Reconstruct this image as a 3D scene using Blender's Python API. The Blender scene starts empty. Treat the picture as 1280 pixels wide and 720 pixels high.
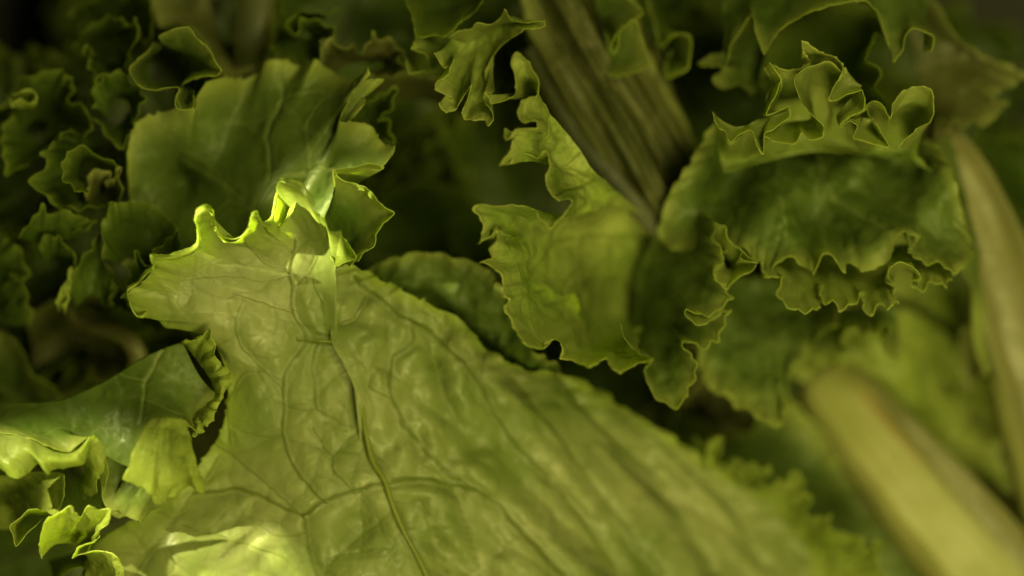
import bpy, math, random
import numpy as np

# ------------------------------------------------------------------ camera, light, exposure
sc = bpy.context.scene
COL = sc.collection
DIST = 400.0            # mm from the lens to the plane in focus
PX = 0.125              # mm per photograph pixel in the plane in focus

cd = bpy.data.cameras.new('camera')
cam = bpy.data.objects.new('camera', cd)
COL.objects.link(cam)
cam.location = (0, 0, DIST / 1000)
cam.rotation_euler = (0, 0, 0)
cd.sensor_width = 36.0
cd.lens = 90.0
cd.clip_start = 0.01
cd.clip_end = 10
cd.dof.use_dof = True
cd.dof.focus_distance = (DIST - 3.0) / 1000
cd.dof.aperture_fstop = 4.2
sc.camera = cam

w = bpy.data.worlds.new('World')
sc.world = w
w.use_nodes = True
w.node_tree.nodes['Background'].inputs['Color'].default_value = (1.0, 0.86, 0.33, 1)
w.node_tree.nodes['Background'].inputs['Strength'].default_value = 0.014

def aim(o, target):
    import mathutils
    d = mathutils.Vector(target) - o.location
    o.rotation_euler = d.to_track_quat('-Z', 'Y').to_euler()

def area(name, loc, target, size, power, color):
    l = bpy.data.lights.new(name, 'AREA'); l.shape = 'DISK'; l.size = size; l.energy = power; l.color = color
    o = bpy.data.objects.new(name, l); COL.objects.link(o); o.location = loc; aim(o, target); return o

def spot(name, loc, target, deg, blend, radius, power, color):
    l = bpy.data.lights.new(name, 'SPOT'); l.spot_size = math.radians(deg); l.spot_blend = blend
    l.shadow_soft_size = radius; l.energy = power; l.color = color
    o = bpy.data.objects.new(name, l); COL.objects.link(o); o.location = loc; aim(o, target); return o

area('soft_lamp', (0.065, -0.165, 0.25), (0.01, -0.03, -0.01), 0.13, 1.0, (0.97, 0.89, 0.27))
area('far_lamp', (0.17, 0.10, 0.42), (0.01, 0.0, -0.01), 0.16, 1.6, (0.97, 0.89, 0.28))
# the hard beam that rakes the raised edges from the upper left, and two weaker ones further down
spot('beam_lamp', (-0.362, 0.050, 0.140), (-0.0400, 0.0120, 0.004), 3.5, 0.9, 0.003, 50.0, (1.0, 0.96, 0.38))
spot('low_beam_lamp', (-0.300, 0.165, 0.150), (-0.0625, -0.0345, 0.006), 4.8, 0.5, 0.003, 15.0, (1.0, 0.95, 0.38))
spot('patch_lamp', (-0.24, 0.03, 0.13), (-0.0435, -0.0430, -0.004), 3.0, 0.15, 0.002, 11.0, (1.0, 0.93, 0.42))

sc.view_settings.view_transform = 'Standard'
sc.view_settings.look = 'None'
sc.view_settings.exposure = 0.0
sc.view_settings.gamma = 1.0
sc.render.engine = 'CYCLES'
sc.cycles.max_bounces = 8
sc.cycles.transmission_bounces = 6
sc.cycles.use_denoising = True

# ------------------------------------------------------------------ materials
def node(nt, t, **kw):
    n = nt.nodes.new(t)
    for k, v in kw.items():
        setattr(n, k, v)
    return n

def mixcol(nt, fac, a, b, mode='MIX'):
    m = node(nt, 'ShaderNodeMix', data_type='RGBA', blend_type=mode)
    for i, v in ((0, fac), (6, a), (7, b)):
        if hasattr(v, 'links') or hasattr(v, 'is_linked'):
            nt.links.new(v, m.inputs[i])
        elif i == 0:
            m.inputs[0].default_value = v
        else:
            m.inputs[i].default_value = (*v, 1)
    return m.outputs[2]

def ramp(nt, val, a, b, lo=0.0, hi=1.0):
    m = node(nt, 'ShaderNodeMapRange', clamp=True)
    nt.links.new(val, m.inputs[0])
    m.inputs[1].default_value = a; m.inputs[2].default_value = b
    m.inputs[3].default_value = lo; m.inputs[4].default_value = hi
    return m.outputs[0]

def math_n(nt, op, a, b=None):
    m = node(nt, 'ShaderNodeMath', operation=op)
    for i, v in ((0, a), (1, b)):
        if v is None: continue
        if isinstance(v, (int, float)): m.inputs[i].default_value = v
        else: nt.links.new(v, m.inputs[i])
    return m.outputs[0]

def leaf_mat(name, base, dark, edge, vein, net=120.0, net_amt=0.35, trans=0.42, rough=0.42, bump=0.5, edge_amt=0.8, spec=0.4):
    m = bpy.data.materials.new(name); m.use_nodes = True
    nt = m.node_tree; nt.nodes.clear(); L = nt.links.new
    out = node(nt, 'ShaderNodeOutputMaterial')
    tc = node(nt, 'ShaderNodeTexCoord')
    # wobble the lookup so the net of veins never runs straight
    wn = node(nt, 'ShaderNodeTexNoise'); wn.inputs['Scale'].default_value = 90; wn.inputs['Detail'].default_value = 2
    L(tc.outputs['Object'], wn.inputs['Vector'])
    sub = node(nt, 'ShaderNodeVectorMath', operation='SUBTRACT'); L(wn.outputs['Color'], sub.inputs[0]); sub.inputs[1].default_value = (.5, .5, .5)
    scl = node(nt, 'ShaderNodeVectorMath', operation='SCALE'); L(sub.outputs[0], scl.inputs[0]); scl.inputs['Scale'].default_value = 0.008
    add = node(nt, 'ShaderNodeVectorMath', operation='ADD'); L(tc.outputs['Object'], add.inputs[0]); L(scl.outputs[0], add.inputs[1])
    v1 = node(nt, 'ShaderNodeTexVoronoi', feature='DISTANCE_TO_EDGE'); v1.inputs['Scale'].default_value = net; L(add.outputs[0], v1.inputs['Vector'])
    v2 = node(nt, 'ShaderNodeTexVoronoi', feature='DISTANCE_TO_EDGE'); v2.inputs['Scale'].default_value = net * 3.3; L(add.outputs[0], v2.inputs['Vector'])
    n1 = node(nt, 'ShaderNodeTexNoise'); n1.inputs['Scale'].default_value = 60; n1.inputs['Detail'].default_value = 4; L(tc.outputs['Object'], n1.inputs['Vector'])
    n2 = node(nt, 'ShaderNodeTexNoise'); n2.inputs['Scale'].default_value = 700; n2.inputs['Detail'].default_value = 3; L(tc.outputs['Object'], n2.inputs['Vector'])
    n3 = node(nt, 'ShaderNodeTexNoise'); n3.inputs['Scale'].default_value = 220; n3.inputs['Detail'].default_value = 3; L(tc.outputs['Object'], n3.inputs['Vector'])
    vm1 = ramp(nt, v1.outputs['Distance'], 0.0, 0.045, 1, 0)
    vm2 = ramp(nt, v2.outputs['Distance'], 0.0, 0.07, 1, 0)
    ea = node(nt, 'ShaderNodeAttribute', attribute_name='edge')
    va = node(nt, 'ShaderNodeAttribute', attribute_name='vein')
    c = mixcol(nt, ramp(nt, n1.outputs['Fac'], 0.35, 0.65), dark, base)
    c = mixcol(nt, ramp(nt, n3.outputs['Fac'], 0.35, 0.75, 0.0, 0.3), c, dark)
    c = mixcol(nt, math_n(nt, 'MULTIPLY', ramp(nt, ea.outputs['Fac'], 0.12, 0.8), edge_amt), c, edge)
    c = mixcol(nt, math_n(nt, 'MULTIPLY', vm1, net_amt), c, vein)
    c = mixcol(nt, math_n(nt, 'MULTIPLY', vm2, net_amt * 0.35), c, vein)
    c = mixcol(nt, math_n(nt, 'MULTIPLY', va.outputs['Fac'], 0.8), c, vein)
    c = mixcol(nt, ramp(nt, n2.outputs['Fac'], 0.3, 0.7, 0.0, 0.16), c, dark)
    sp = node(nt, 'ShaderNodeTexVoronoi', feature='F1'); sp.inputs['Scale'].default_value = 170; L(add.outputs[0], sp.inputs['Vector'])
    spm = math_n(nt, 'MULTIPLY', ramp(nt, sp.outputs['Distance'], 0.05, 0.11, 1, 0), ramp(nt, n1.outputs['Fac'], 0.56, 0.62))
    c = mixcol(nt, math_n(nt, 'MULTIPLY', spm, 0.6), c, (0.10, 0.055, 0.012))
    # relief
    h = math_n(nt, 'MULTIPLY', ramp(nt, v1.outputs['Distance'], 0.0, 0.22), 1.0)
    h = math_n(nt, 'ADD', h, math_n(nt, 'MULTIPLY', ramp(nt, v2.outputs['Distance'], 0, 0.2), 0.25))
    h = math_n(nt, 'ADD', h, math_n(nt, 'MULTIPLY', n2.outputs['Fac'], 0.25))
    h = math_n(nt, 'ADD', h, math_n(nt, 'MULTIPLY', n3.outputs['Fac'], 0.6))
    bp = node(nt, 'ShaderNodeBump'); bp.inputs['Strength'].default_value = bump; bp.inputs['Distance'].default_value = 0.0004
    L(h, bp.inputs['Height'])
    p = node(nt, 'ShaderNodeBsdfPrincipled'); L(c, p.inputs['Base Color']); L(bp.outputs[0], p.inputs['Normal'])
    L(ramp(nt, n3.outputs['Fac'], 0.3, 0.7, rough - 0.08, rough + 0.12), p.inputs['Roughness'])
    p.inputs['Specular IOR Level'].default_value = spec
    tf = math_n(nt, 'MULTIPLY_ADD', ea.outputs['Fac'], 0.2)
    tf.node.inputs[2].default_value = trans
    t = node(nt, 'ShaderNodeBsdfTranslucent')
    tcol = mixcol(nt, 0.55, c, (0.55, 0.66, 0.06))
    L(tcol, t.inputs['Color']); L(bp.outputs[0], t.inputs['Normal'])
    mx = node(nt, 'ShaderNodeMixShader'); L(tf, mx.inputs[0])
    L(p.outputs[0], mx.inputs[1]); L(t.outputs[0], mx.inputs[2]); L(mx.outputs[0], out.inputs[0])
    return m

M = {}
M['pale'] = leaf_mat('pale_underside', (0.37, 0.385, 0.19), (0.19, 0.245, 0.065), (0.50, 0.60, 0.12), (0.10, 0.13, 0.01), net=95, net_amt=0.26, trans=0.54, rough=0.38, bump=0.45)
M['green'] = leaf_mat('green_leaf', (0.15, 0.20, 0.05), (0.09, 0.145, 0.025), (0.54, 0.58, 0.18), (0.27, 0.32, 0.12), net=75, net_amt=0.3, trans=0.54, rough=0.42, bump=0.35)  # edge tone made paler: light along the margins is painted in
M['deep'] = leaf_mat('shade_darkened_green_leaf', (0.10, 0.15, 0.025), (0.055, 0.095, 0.012), (0.28, 0.34, 0.07), (0.2, 0.26, 0.08), net=80, net_amt=0.22, trans=0.54, rough=0.38, bump=0.5)  # a darker green: shade inside the heap is put into this colour
M['bright'] = leaf_mat('light_green_leaf', (0.40, 0.45, 0.12), (0.25, 0.32, 0.055), (0.52, 0.60, 0.14), (0.16, 0.20, 0.03), net=110, net_amt=0.3, trans=0.54, rough=0.4, bump=0.7)
M['mid'] = leaf_mat('mid_green_leaf', (0.46, 0.50, 0.15), (0.22, 0.31, 0.05), (0.62, 0.64, 0.24), (0.13, 0.17, 0.02), net=110, net_amt=0.3, trans=0.54, rough=0.4, bump=0.7)  # edge tone raised so the lit lips of the margin are in the colour
M['frill_pale'] = leaf_mat('pale_frill', (0.44, 0.47, 0.15), (0.30, 0.36, 0.09), (0.52, 0.56, 0.2), (0.2, 0.24, 0.04), net=130, net_amt=0.15, trans=0.54, rough=0.4, bump=0.5)
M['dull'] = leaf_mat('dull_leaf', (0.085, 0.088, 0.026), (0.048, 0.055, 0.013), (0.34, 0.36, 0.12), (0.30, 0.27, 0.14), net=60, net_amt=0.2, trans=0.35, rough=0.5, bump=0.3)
M['rim'] = leaf_mat('pale_leaf_edge', (0.42, 0.47, 0.16), (0.34, 0.40, 0.13), (0.45, 0.5, 0.17), (0.5, 0.55, 0.2), net=200, net_amt=0.0, trans=0.4, rough=0.4, bump=0.1)
M['rib'] = leaf_mat('pale_rib', (0.145, 0.135, 0.052), (0.11, 0.108, 0.036), (0.5, 0.5, 0.25), (0.38, 0.36, 0.13), net=60, net_amt=0.0, trans=0.2, rough=0.38, bump=0.2)
M['veinm'] = leaf_mat('olive_vein', (0.15, 0.175, 0.02), (0.11, 0.135, 0.015), (0.3, 0.33, 0.06), (0.3, 0.33, 0.06), net=200, net_amt=0.0, trans=0.3, rough=0.45, bump=0.1)

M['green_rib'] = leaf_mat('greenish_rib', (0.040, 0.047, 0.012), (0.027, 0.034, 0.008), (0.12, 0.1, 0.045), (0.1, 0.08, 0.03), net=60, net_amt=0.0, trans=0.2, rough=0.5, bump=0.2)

def stem_mat():
    m = leaf_mat('stem_flesh', (0.27, 0.262, 0.11), (0.20, 0.215, 0.06), (0.14, 0.155, 0.045), (0.22, 0.09, 0.02), net=60, net_amt=0.0, trans=0.15, rough=0.42, bump=0.15, edge_amt=0.7)
    return m
M['stem'] = stem_mat()

# ------------------------------------------------------------------ geometry helpers (all in mm until linked)
def to_mm(pts):
    a = np.array(pts, float)
    k = PX * (DIST - a[:, 2]) / DIST
    return np.stack([(a[:, 0] - 640) * k, (360 - a[:, 1]) * k, a[:, 2]], 1)

def parse(s, z=0.0):
    out = []
    for t in s.split():
        q = [float(v) for v in t.split(',')]
        out.append((q[0], q[1], q[2] if len(q) > 2 else z))
    return out

def catmull(P, t):
    """P (n,3) control points, t in [0,1] by index fraction; rounded but close to the points."""
    n = len(P) - 1
    x = np.clip(t, 0, 1) * n
    i = np.minimum(x.astype(int), n - 1); f = (x - i)[:, None]
    p1 = P[i]; p2 = P[i + 1]; p0 = P[np.maximum(i - 1, 0)]; p3 = P[np.minimum(i + 2, n)]
    k = 0.38
    m1 = (p2 - p0) * k; m2 = (p3 - p1) * k
    # keep tangents shorter than the span so corners stay tight
    L = np.linalg.norm(p2 - p1, axis=1, keepdims=True) * 0.9 + 1e-9
    for m_ in (m1, m2):
        l = np.linalg.norm(m_, axis=1, keepdims=True) + 1e-9
        m_ *= np.minimum(1, L / l)
    f2 = f * f; f3 = f2 * f
    return (2 * f3 - 3 * f2 + 1) * p1 + (f3 - 2 * f2 + f) * m1 + (-2 * f3 + 3 * f2) * p2 + (f3 - f2) * m2

def arc(P):
    d = np.linalg.norm(np.diff(P, axis=0), axis=1)
    return np.concatenate([[0], np.cumsum(d)])

def resample(P, s):
    """points at arc-length fractions s"""
    D = catmull(P, np.linspace(0, 1, max(40, len(P) * 12)))
    a = arc(D); a /= a[-1]
    return np.stack([np.interp(s, a, D[:, k]) for k in range(3)], 1)

def smooth(P, r):
    if r < 1: return P.copy()
    k = np.exp(-0.5 * (np.arange(-3 * r, 3 * r + 1) / r) ** 2); k /= k.sum()
    out = np.empty_like(P)
    for c in range(3):
        q = np.concatenate([np.full(3 * r, P[0, c]), P[:, c], np.full(3 * r, P[-1, c])])
        out[:, c] = np.convolve(q, k, 'valid')
    return out

_rs = np.random.RandomState(11)
_perm = _rs.rand(64, 64)
def vnoise(x, y):
    xi = np.floor(x).astype(int); yi = np.floor(y).astype(int)
    fx = x - xi; fy = y - yi
    fx = fx * fx * fx * (fx * (fx * 6 - 15) + 10); fy = fy * fy * fy * (fy * (fy * 6 - 15) + 10)
    g = lambda a, b: _perm[a % 64, b % 64]
    return ((g(xi, yi) * (1 - fx) + g(xi + 1, yi) * fx) * (1 - fy) + (g(xi, yi + 1) * (1 - fx) + g(xi + 1, yi + 1) * fx) * fy) * 2 - 1

def fbm(x, y, o=3):
    s = 0; a = 1; t = 0
    for k in range(o):
        s = s + a * vnoise(x * 2 ** k + 17.3 * k, y * 2 ** k + 5.1 * k); t += a; a *= 0.5
    return s / t

def grid_normals(G):
    du = np.gradient(G, axis=1); dv = np.gradient(G, axis=0)
    n = np.cross(du, dv); n /= np.linalg.norm(n, axis=2, keepdims=True) + 1e-9
    if n[:, :, 2].mean() < 0: n = -n
    return n

def seg_dist(pts, poly):
    d = np.full(len(pts), 1e9)
    for a, b in zip(poly[:-1], poly[1:]):
        ab = b - a; t = np.clip(((pts - a) @ ab) / (ab @ ab + 1e-9), 0, 1)
        d = np.minimum(d, np.linalg.norm(pts - a - t[:, None] * ab, axis=1))
    return d

def link(name, me, parent=None):
    o = bpy.data.objects.new(name, me); COL.objects.link(o)
    if parent is not None: o.parent = parent
    return o

def thing(name, label, cat, at=(640, 360, 0), group=None):
    o = bpy.data.objects.new(name, None); COL.objects.link(o)
    p = to_mm([at])[0] / 1000; o.location = p
    o.empty_display_size = 0.01
    o['label'] = label; o['category'] = cat
    if group: o['group'] = group
    return o

def tag(o, label, cat, group=None):
    o['label'] = label; o['category'] = cat
    if group: o['group'] = group
    return o

def mesh_from_grid(name, G, mat, parent=None, edge=None, vein=None, thick=0.24, rim=True, closed=False):
    nv, nu = G.shape[:2]
    off = np.array([0, 0, 0.0])
    if parent is not None: off = np.array(parent.location) * 1000
    V = ((G - off) / 1000).reshape(-1, 3)
    idx = np.arange(nv * nu).reshape(nv, nu)
    if closed: idx = np.concatenate([idx, idx[:, :1]], 1)
    a = idx[:-1, :-1].ravel(); b = idx[:-1, 1:].ravel(); c = idx[1:, 1:].ravel(); d = idx[1:, :-1].ravel()
    F = np.stack([a, b, c, d], 1)
    me = bpy.data.meshes.new(name)
    me.vertices.add(len(V)); me.vertices.foreach_set('co', V.ravel())
    me.loops.add(F.size); me.loops.foreach_set('vertex_index', F.ravel())
    me.polygons.add(len(F)); me.polygons.foreach_set('loop_start', np.arange(len(F)) * 4)
    me.update(calc_edges=True)
    me.polygons.foreach_set('use_smooth', np.ones(len(F), bool))
    for nm, arr in (('edge', edge), ('vein', vein)):
        at = me.attributes.new(nm, 'FLOAT', 'POINT')
        at.data.foreach_set('value', (np.zeros(len(V)) if arr is None else arr.ravel()).astype(np.float32))
    me.materials.append(mat)
    rim = rim and mat in (M['pale'], M['bright'])
    if rim: me.materials.append(M['rim'])
    o = link(name, me, parent)
    if thick > 0:
        s = o.modifiers.new('thickness', 'SOLIDIFY'); s.thickness = thick / 1000; s.offset = 0
        if rim: s.material_offset_rim = 1
    return o

def strip(name, margin, spine, mat, parent=None, z=0.0, step=1.7, nv=44, amap=None, ease=1.5, sm=14,
          bulge=0.0, blist=(0.5, 5.0), ruf=(0.0, 4.0), fine=(0.22, 1.5), teeth=0.28, ztoss=0.0, veins=None, vein_h=0.35,
          vein_w=0.32, seed=0, edge_w=2.8, folds=None, thick=0.10, fn=None, fade=2.0, puff=0.3, curl=None):
    """A sheet lofted from a smooth inner row (spine) to a traced free edge (margin)."""
    rs = np.random.RandomState(seed + 3)
    if name == 'frill': sm = 0; fade = 60.0
    Mg = to_mm(parse(margin, z) if isinstance(margin, str) else margin)
    Sp = to_mm(parse(spine, z) if isinstance(spine, str) else spine)
    nc = len(Mg)
    D = catmull(Mg, np.linspace(0, 1, nc * 10)); L = arc(D)
    nu = int(max(24, min(1100, L[-1] / PX / step)))
    s = np.linspace(0, L[-1], nu)
    idxf = np.interp(s, L, np.linspace(0, 1, nc * 10))      # control index fraction at even arc spacing
    E = catmull(Mg, idxf)
    if amap:
        sf = np.interp(idxf * (nc - 1), [q[0] for q in amap], [q[1] for q in amap])
    else:
        sf = 0.5 * idxf + 0.5 * (s / L[-1])
    S = resample(Sp, sf)
    Es = smooth(E, int(sm / step * 1.0) if sm else 0)
    Eb = smooth(E, int(sm / step * 6.0)) if sm else Es
    # ruffle height from how far the edge strays from its smoothed course
    dev = E - Es
    T = np.gradient(Es, axis=0); T /= np.linalg.norm(T, axis=1, keepdims=True) + 1e-9
    side = np.stack([-T[:, 1], T[:, 0], 0 * T[:, 0]], 1)
    sd = (dev * side).sum(1)
    E = E.copy(); E[:, 2] += ztoss * smooth(np.stack([sd] * 3, 1), 2)[:, 0]
    v = np.linspace(0, 1, nv) ** 0.85
    wid0 = np.linalg.norm(Es - S, axis=1)
    G = np.empty((nv, nu, 3))
    for j, t in enumerate(v):
        dj = (1 - t) * wid0
        w1 = np.exp(-dj / fade)[:, None]; w2 = np.exp(-dj / (fade * 3.2))[:, None]
        tip = (Eb * (1 - w2) + Es * w2) * (1 - w1) + E * w1
        G[j] = S * (1 - t) + tip * t
        G[j, :, 2] = S[:, 2] * (1 - t ** ease) + tip[:, 2] * t ** ease + bulge * math.sin(math.pi * t)
    U = s[None, :] * np.ones((nv, 1)); Vv = v[:, None] * np.ones((1, nu))
    wid = np.linalg.norm(E - S, axis=1)[None, :] + 1e-6
    dm = (1 - Vv) * wid
    if curl: G[:, :, 2] += curl[0] * np.exp(-((dm / curl[1]) ** 1.3)) * np.clip((s[None, :] - curl[2]) / 2, 0, 1) * np.clip((curl[3] - s[None, :]) / 6, 0, 1)
    # broad folds
    if fn is not None: G[:, :, 2] += fn(G[:, :, 0] / PX + 640, 360 - G[:, :, 1] / PX)
    # ruffles growing to the edge
    N = grid_normals(G)
    Tn = np.gradient(G, axis=1); Tn /= np.linalg.norm(Tn, axis=2, keepdims=True) + 1e-9
    if ruf[0] > 0:
        ph = U / ruf[1] * 2 * math.pi + 2.2 * fbm(U / ruf[1] / 2.3 + seed, Vv * 0.7, 2) * 2
        wgt = np.exp(-dm / (ruf[1] * 0.9)) * (0.7 + 0.5 * vnoise(U / ruf[1] / 1.7, U * 0 + seed))
        G = G + N * (ruf[0] * wgt * np.sin(ph))[..., None] + Tn * (0.42 * ruf[0] * wgt * np.sin(2 * ph + 0.6))[..., None]
        N = grid_normals(G)
    # blisters and small crinkles
    gx, gy = G[:, :, 0], G[:, :, 1]
    inner = 1 - np.exp(-dm / 2.0) * 0.55
    hh = blist[0] * fbm(gx / blist[1] + seed * 1.7, gy / blist[1] + seed * .9, 3) * inner
    hh += fine[0] * fbm(U / fine[1] + seed, dm / fine[1] * 0.6, 2) * np.exp(-dm / 1.8)
    hh += fine[0] * 0.6 * fbm(gx / fine[1] + 3, gy / fine[1] + seed, 2) * (1 - np.exp(-dm / 1.8))
    vein = np.zeros_like(gx); dall = np.full(gx.shape, 50.0)
    if veins:
        pts = np.stack([gx.ravel(), gy.ravel()], 1)
        pts = pts + 0.35 * np.stack([fbm(pts[:, 0] / 2.2, pts[:, 1] / 2.2, 2), fbm(pts[:, 0] / 2.2 + 9, pts[:, 1] / 2.2 + 4, 2)], 1)
        for wv, line in veins:
            pl = np.array(parse(line)); pl = resample(to_mm(pl), np.linspace(0, 1, len(pl) * 4))[:, :2]
            d = seg_dist(pts, pl).reshape(gx.shape)
            ww = vein_w * wv; dall = np.minimum(dall, d)
            vein = np.maximum(vein, np.clip(1.25 * np.exp(-(d / ww) ** 2), 0, 1) * min(1, 0.55 + 0.35 * wv))
            hh += vein_h * wv * (np.exp(-(d / (ww * 1.1)) ** 2) - 0.8 * np.exp(-(d / (ww * 4.5)) ** 2))
    if veins: hh += puff * (1 - np.exp(-(dall / 1.6) ** 2)) * (0.8 + 0.35 * vnoise(gx / 4.5, gy / 4.5 + 7) + 0.25 * vnoise(gx / 1.7, gy / 1.7 + 3))
    G = G + N * hh[..., None]
    # teeth
    if teeth > 0:
        out = G[-1] - G[-4]; out /= np.linalg.norm(out, axis=1, keepdims=True) + 1e-9
        tt = np.zeros(nu); x = 0.0
        while x < L[-1]:
            x += rs.uniform(1.2, 3.6); wd = rs.uniform(0.4, 1.0); hgt = rs.uniform(0.4, 2.6) * teeth
            u_ = (s - x) / wd
            tt += np.where(u_ < 0, np.clip(1 + u_, 0, 1), np.clip(1 - u_ * 2.0, 0, 1)) * hgt
        tt -= tt.mean()
        for j in range(nv):
            wj = math.exp(-(1 - v[j]) * float(np.median(wid)) / 0.7)
            if wj > 0.01: G[j] += out * (tt * wj)[:, None]
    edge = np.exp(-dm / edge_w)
    return mesh_from_grid(name, G, M[mat], parent, edge, vein, thick)

def tube(name, pts, mat, parent=None, z=0.0, r=(1.0, 1.0), flat=0.6, lift=0.0, n=60, sides=20, ribs=0.0, seed=0, streak=None, cap=False):
    """A tapered, slightly flattened rib that follows pts; grooved lengthwise when ribs > 0."""
    P = to_mm(parse(pts, z) if isinstance(pts, str) else pts)
    t = np.linspace(0, 1, n)
    C = resample(P, t); C[:, 2] += lift
    T = np.gradient(C, axis=0); T /= np.linalg.norm(T, axis=1, keepdims=True)
    Z = np.array([0, 0, 1.0])
    B = np.cross(T, Z); B /= np.linalg.norm(B, axis=1, keepdims=True)
    Nn = np.cross(B, T)
    R = np.interp(t, np.linspace(0, 1, len(r)), r)
    if cap: R = R * np.clip(np.sqrt(1 - (1 - np.clip(t / 0.06, 0, 1)) ** 2), 0.02, 1)
    a = np.linspace(0, 2 * math.pi, sides, endpoint=False)
    rr = 1 + ribs * (0.5 * np.cos(7 * a) + 0.35 * np.cos(13 * a + 1.1) + 0.25 * np.cos(19 * a))[None, :] + 0.03 * vnoise(t[:, None] * 9 + seed, a[None, :] * 1.5)
    RR = R[:, None] * rr
    G = C[:, None, :] + B[:, None, :] * (RR * np.cos(a))[..., None] + Nn[:, None, :] * (RR * flat * np.sin(a))[..., None]
    vein = np.zeros((n, sides))
    if streak:
        a0, w0, t0, t1 = streak
        aa = (a[None, :] - a0 - 0.12 * np.sin(t[:, None] * 9))
        vein = np.exp(-(aa / w0) ** 2) * np.clip((t[:, None] - t0) * 14, 0, 1) * np.clip((t1 - t[:, None]) * 8, 0, 1) * 0.9
    vein = np.maximum(vein, 0.16 * np.clip(vnoise(a[None, :] * 5 + seed, t[:, None] * 3) + 0.1, 0, 1))
    edge = np.clip(1 - np.abs(np.sin(a)) * 1.2, 0, 1)[None, :] * np.ones((n, 1))
    return mesh_from_grid(name, G, M[mat], parent, edge, vein, thick=0, rim=False, closed=True)

def ring(name, outline, centre, mat, parent=None, z=0.0, zc=None, **kw):
    """A leaf lobe spread from an inner seed line to its whole outline."""
    pts = parse(outline, z) if isinstance(outline, str) else outline
    pts = pts + [pts[0]]
    c = centre; zc = z if zc is None else zc
    a0 = math.atan2(pts[0][1] - c[1], pts[0][0] - c[0])
    # inner ring, same turning sense as the outline
    area2 = sum(p[0] * q[1] - q[0] * p[1] for p, q in zip(pts[:-1], pts[1:]))
    sg = 1 if area2 > 0 else -1
    sp = [(c[0] + 3 * math.cos(a0 + sg * 2 * math.pi * k / 12), c[1] + 3 * math.sin(a0 + sg * 2 * math.pi * k / 12), zc) for k in range(13)]
    kw.setdefault('nv', 30); kw.setdefault('step', 2.2)
    return strip(name, pts, sp, mat, parent, z=z, **kw)

_wild_cache = []
def wild_blade(seed, length=70.0, width=30.0):
    """A whole ruffled leaf lying along +Y in local mm: two halves around the midrib, one grid."""
    rs = np.random.RandomState(100 + seed)
    nu, nv = 260, 41
    t = np.linspace(0, 1, nu)
    x = np.linspace(-1, 1, nv)
    half = width * (0.10 + 0.9 * np.sin(np.clip(t, 0, 1) ** 0.75 * math.pi * 0.62) ** 0.8) * np.clip((1.0 - t) * 9, 0, 1) ** 0.45
    half = half * (1 + 0.14 * vnoise(t * 9 + seed, t * 0 + 2))
    X = half[None, :] * x[:, None]; Y = (t * length)[None, :] * np.ones((nv, 1)) + np.abs(x)[:, None] * half[None, :] * 0.35
    Zc = 8 * math.sin(seed) * (t[None, :] ** 2) + 0.012 * X ** 2 * math.cos(seed * 2.3)
    G = np.stack([X, Y, Zc], 2)
    ax = np.abs(x)[:, None]
    U = t[None, :] * length * 1.7 * np.sign(x)[:, None] + 100
    ph = U / 11 * 2 * math.pi + 2.5 * vnoise(U / 17 + seed, ax * 1.2)
    wgt = ax ** 3.2
    T = np.gradient(G, axis=1); T /= np.linalg.norm(T, axis=2, keepdims=True) + 1e-9
    N = grid_normals(G)
    G = G + N * (5.0 * wgt * np.sin(ph))[..., None] + T * (2.6 * wgt * np.sin(2 * ph + .5))[..., None]
    N = grid_normals(G)
    ph2 = U / 3.7 * 2 * math.pi + 2 * vnoise(U / 6 + seed, ax)
    T = np.gradient(G, axis=1); T /= np.linalg.norm(T, axis=2, keepdims=True) + 1e-9
    G = G + N * (1.1 * ax ** 7 * np.sin(ph2))[..., None] + T * (0.5 * ax ** 7 * np.sin(2 * ph2))[..., None]
    G = G + N * (1.1 * fbm(G[:, :, 0] / 7 + seed, G[:, :, 1] / 7, 3))[..., None]
    edge = np.exp(-(1 - ax) * width * 0.5 / 2.5) * np.ones((1, nu))
    a_ = np.abs(x)[:, None] * np.ones((1, nu))
    vein = np.exp(-((a_ * half[None, :]) / 0.9) ** 2) * 0.5
    return G, edge, vein

def wild(idx, px, py, z, rot, tiltx, tilty, scale, mat, label, group=None, name='lettuce_leaf'):
    """Place one whole ruffled leaf. Its middle comes to the point (px, py, z)."""
    import mathutils
    G, e, v = wild_blade(idx % 7)
    t = thing(name, label, 'lettuce leaf', (px, py, z), group)
    c = np.array([0, 38.0, 0])
    off = np.array(t.location) * 1000
    b = mesh_from_grid('blade', (G - c) * scale + off, M[mat], t, e, v, 0.26)
    rb = []
    k = 24
    for i in range(k):
        tt = i / (k - 1) * 0.9
        j = int(tt * 259)
        rb.append(G[20, j])
    rb = (np.array(rb) - c) * scale
    # midrib: a tapered half-round rib on the leaf's back and front
    n = 24; sides = 10; a = np.linspace(0, 2 * math.pi, sides, endpoint=False)
    R = np.linspace(2.6, 0.4, n) * scale
    GG = rb[:, None, :] + np.stack([R[:, None] * np.cos(a), 0 * R[:, None] * a, 0.7 * R[:, None] * np.sin(a)], 2)
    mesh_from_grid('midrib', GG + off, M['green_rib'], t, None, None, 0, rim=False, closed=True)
    t.rotation_euler = mathutils.Euler((math.radians(tiltx), math.radians(tilty), math.radians(rot)), 'XYZ')
    return t

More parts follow.
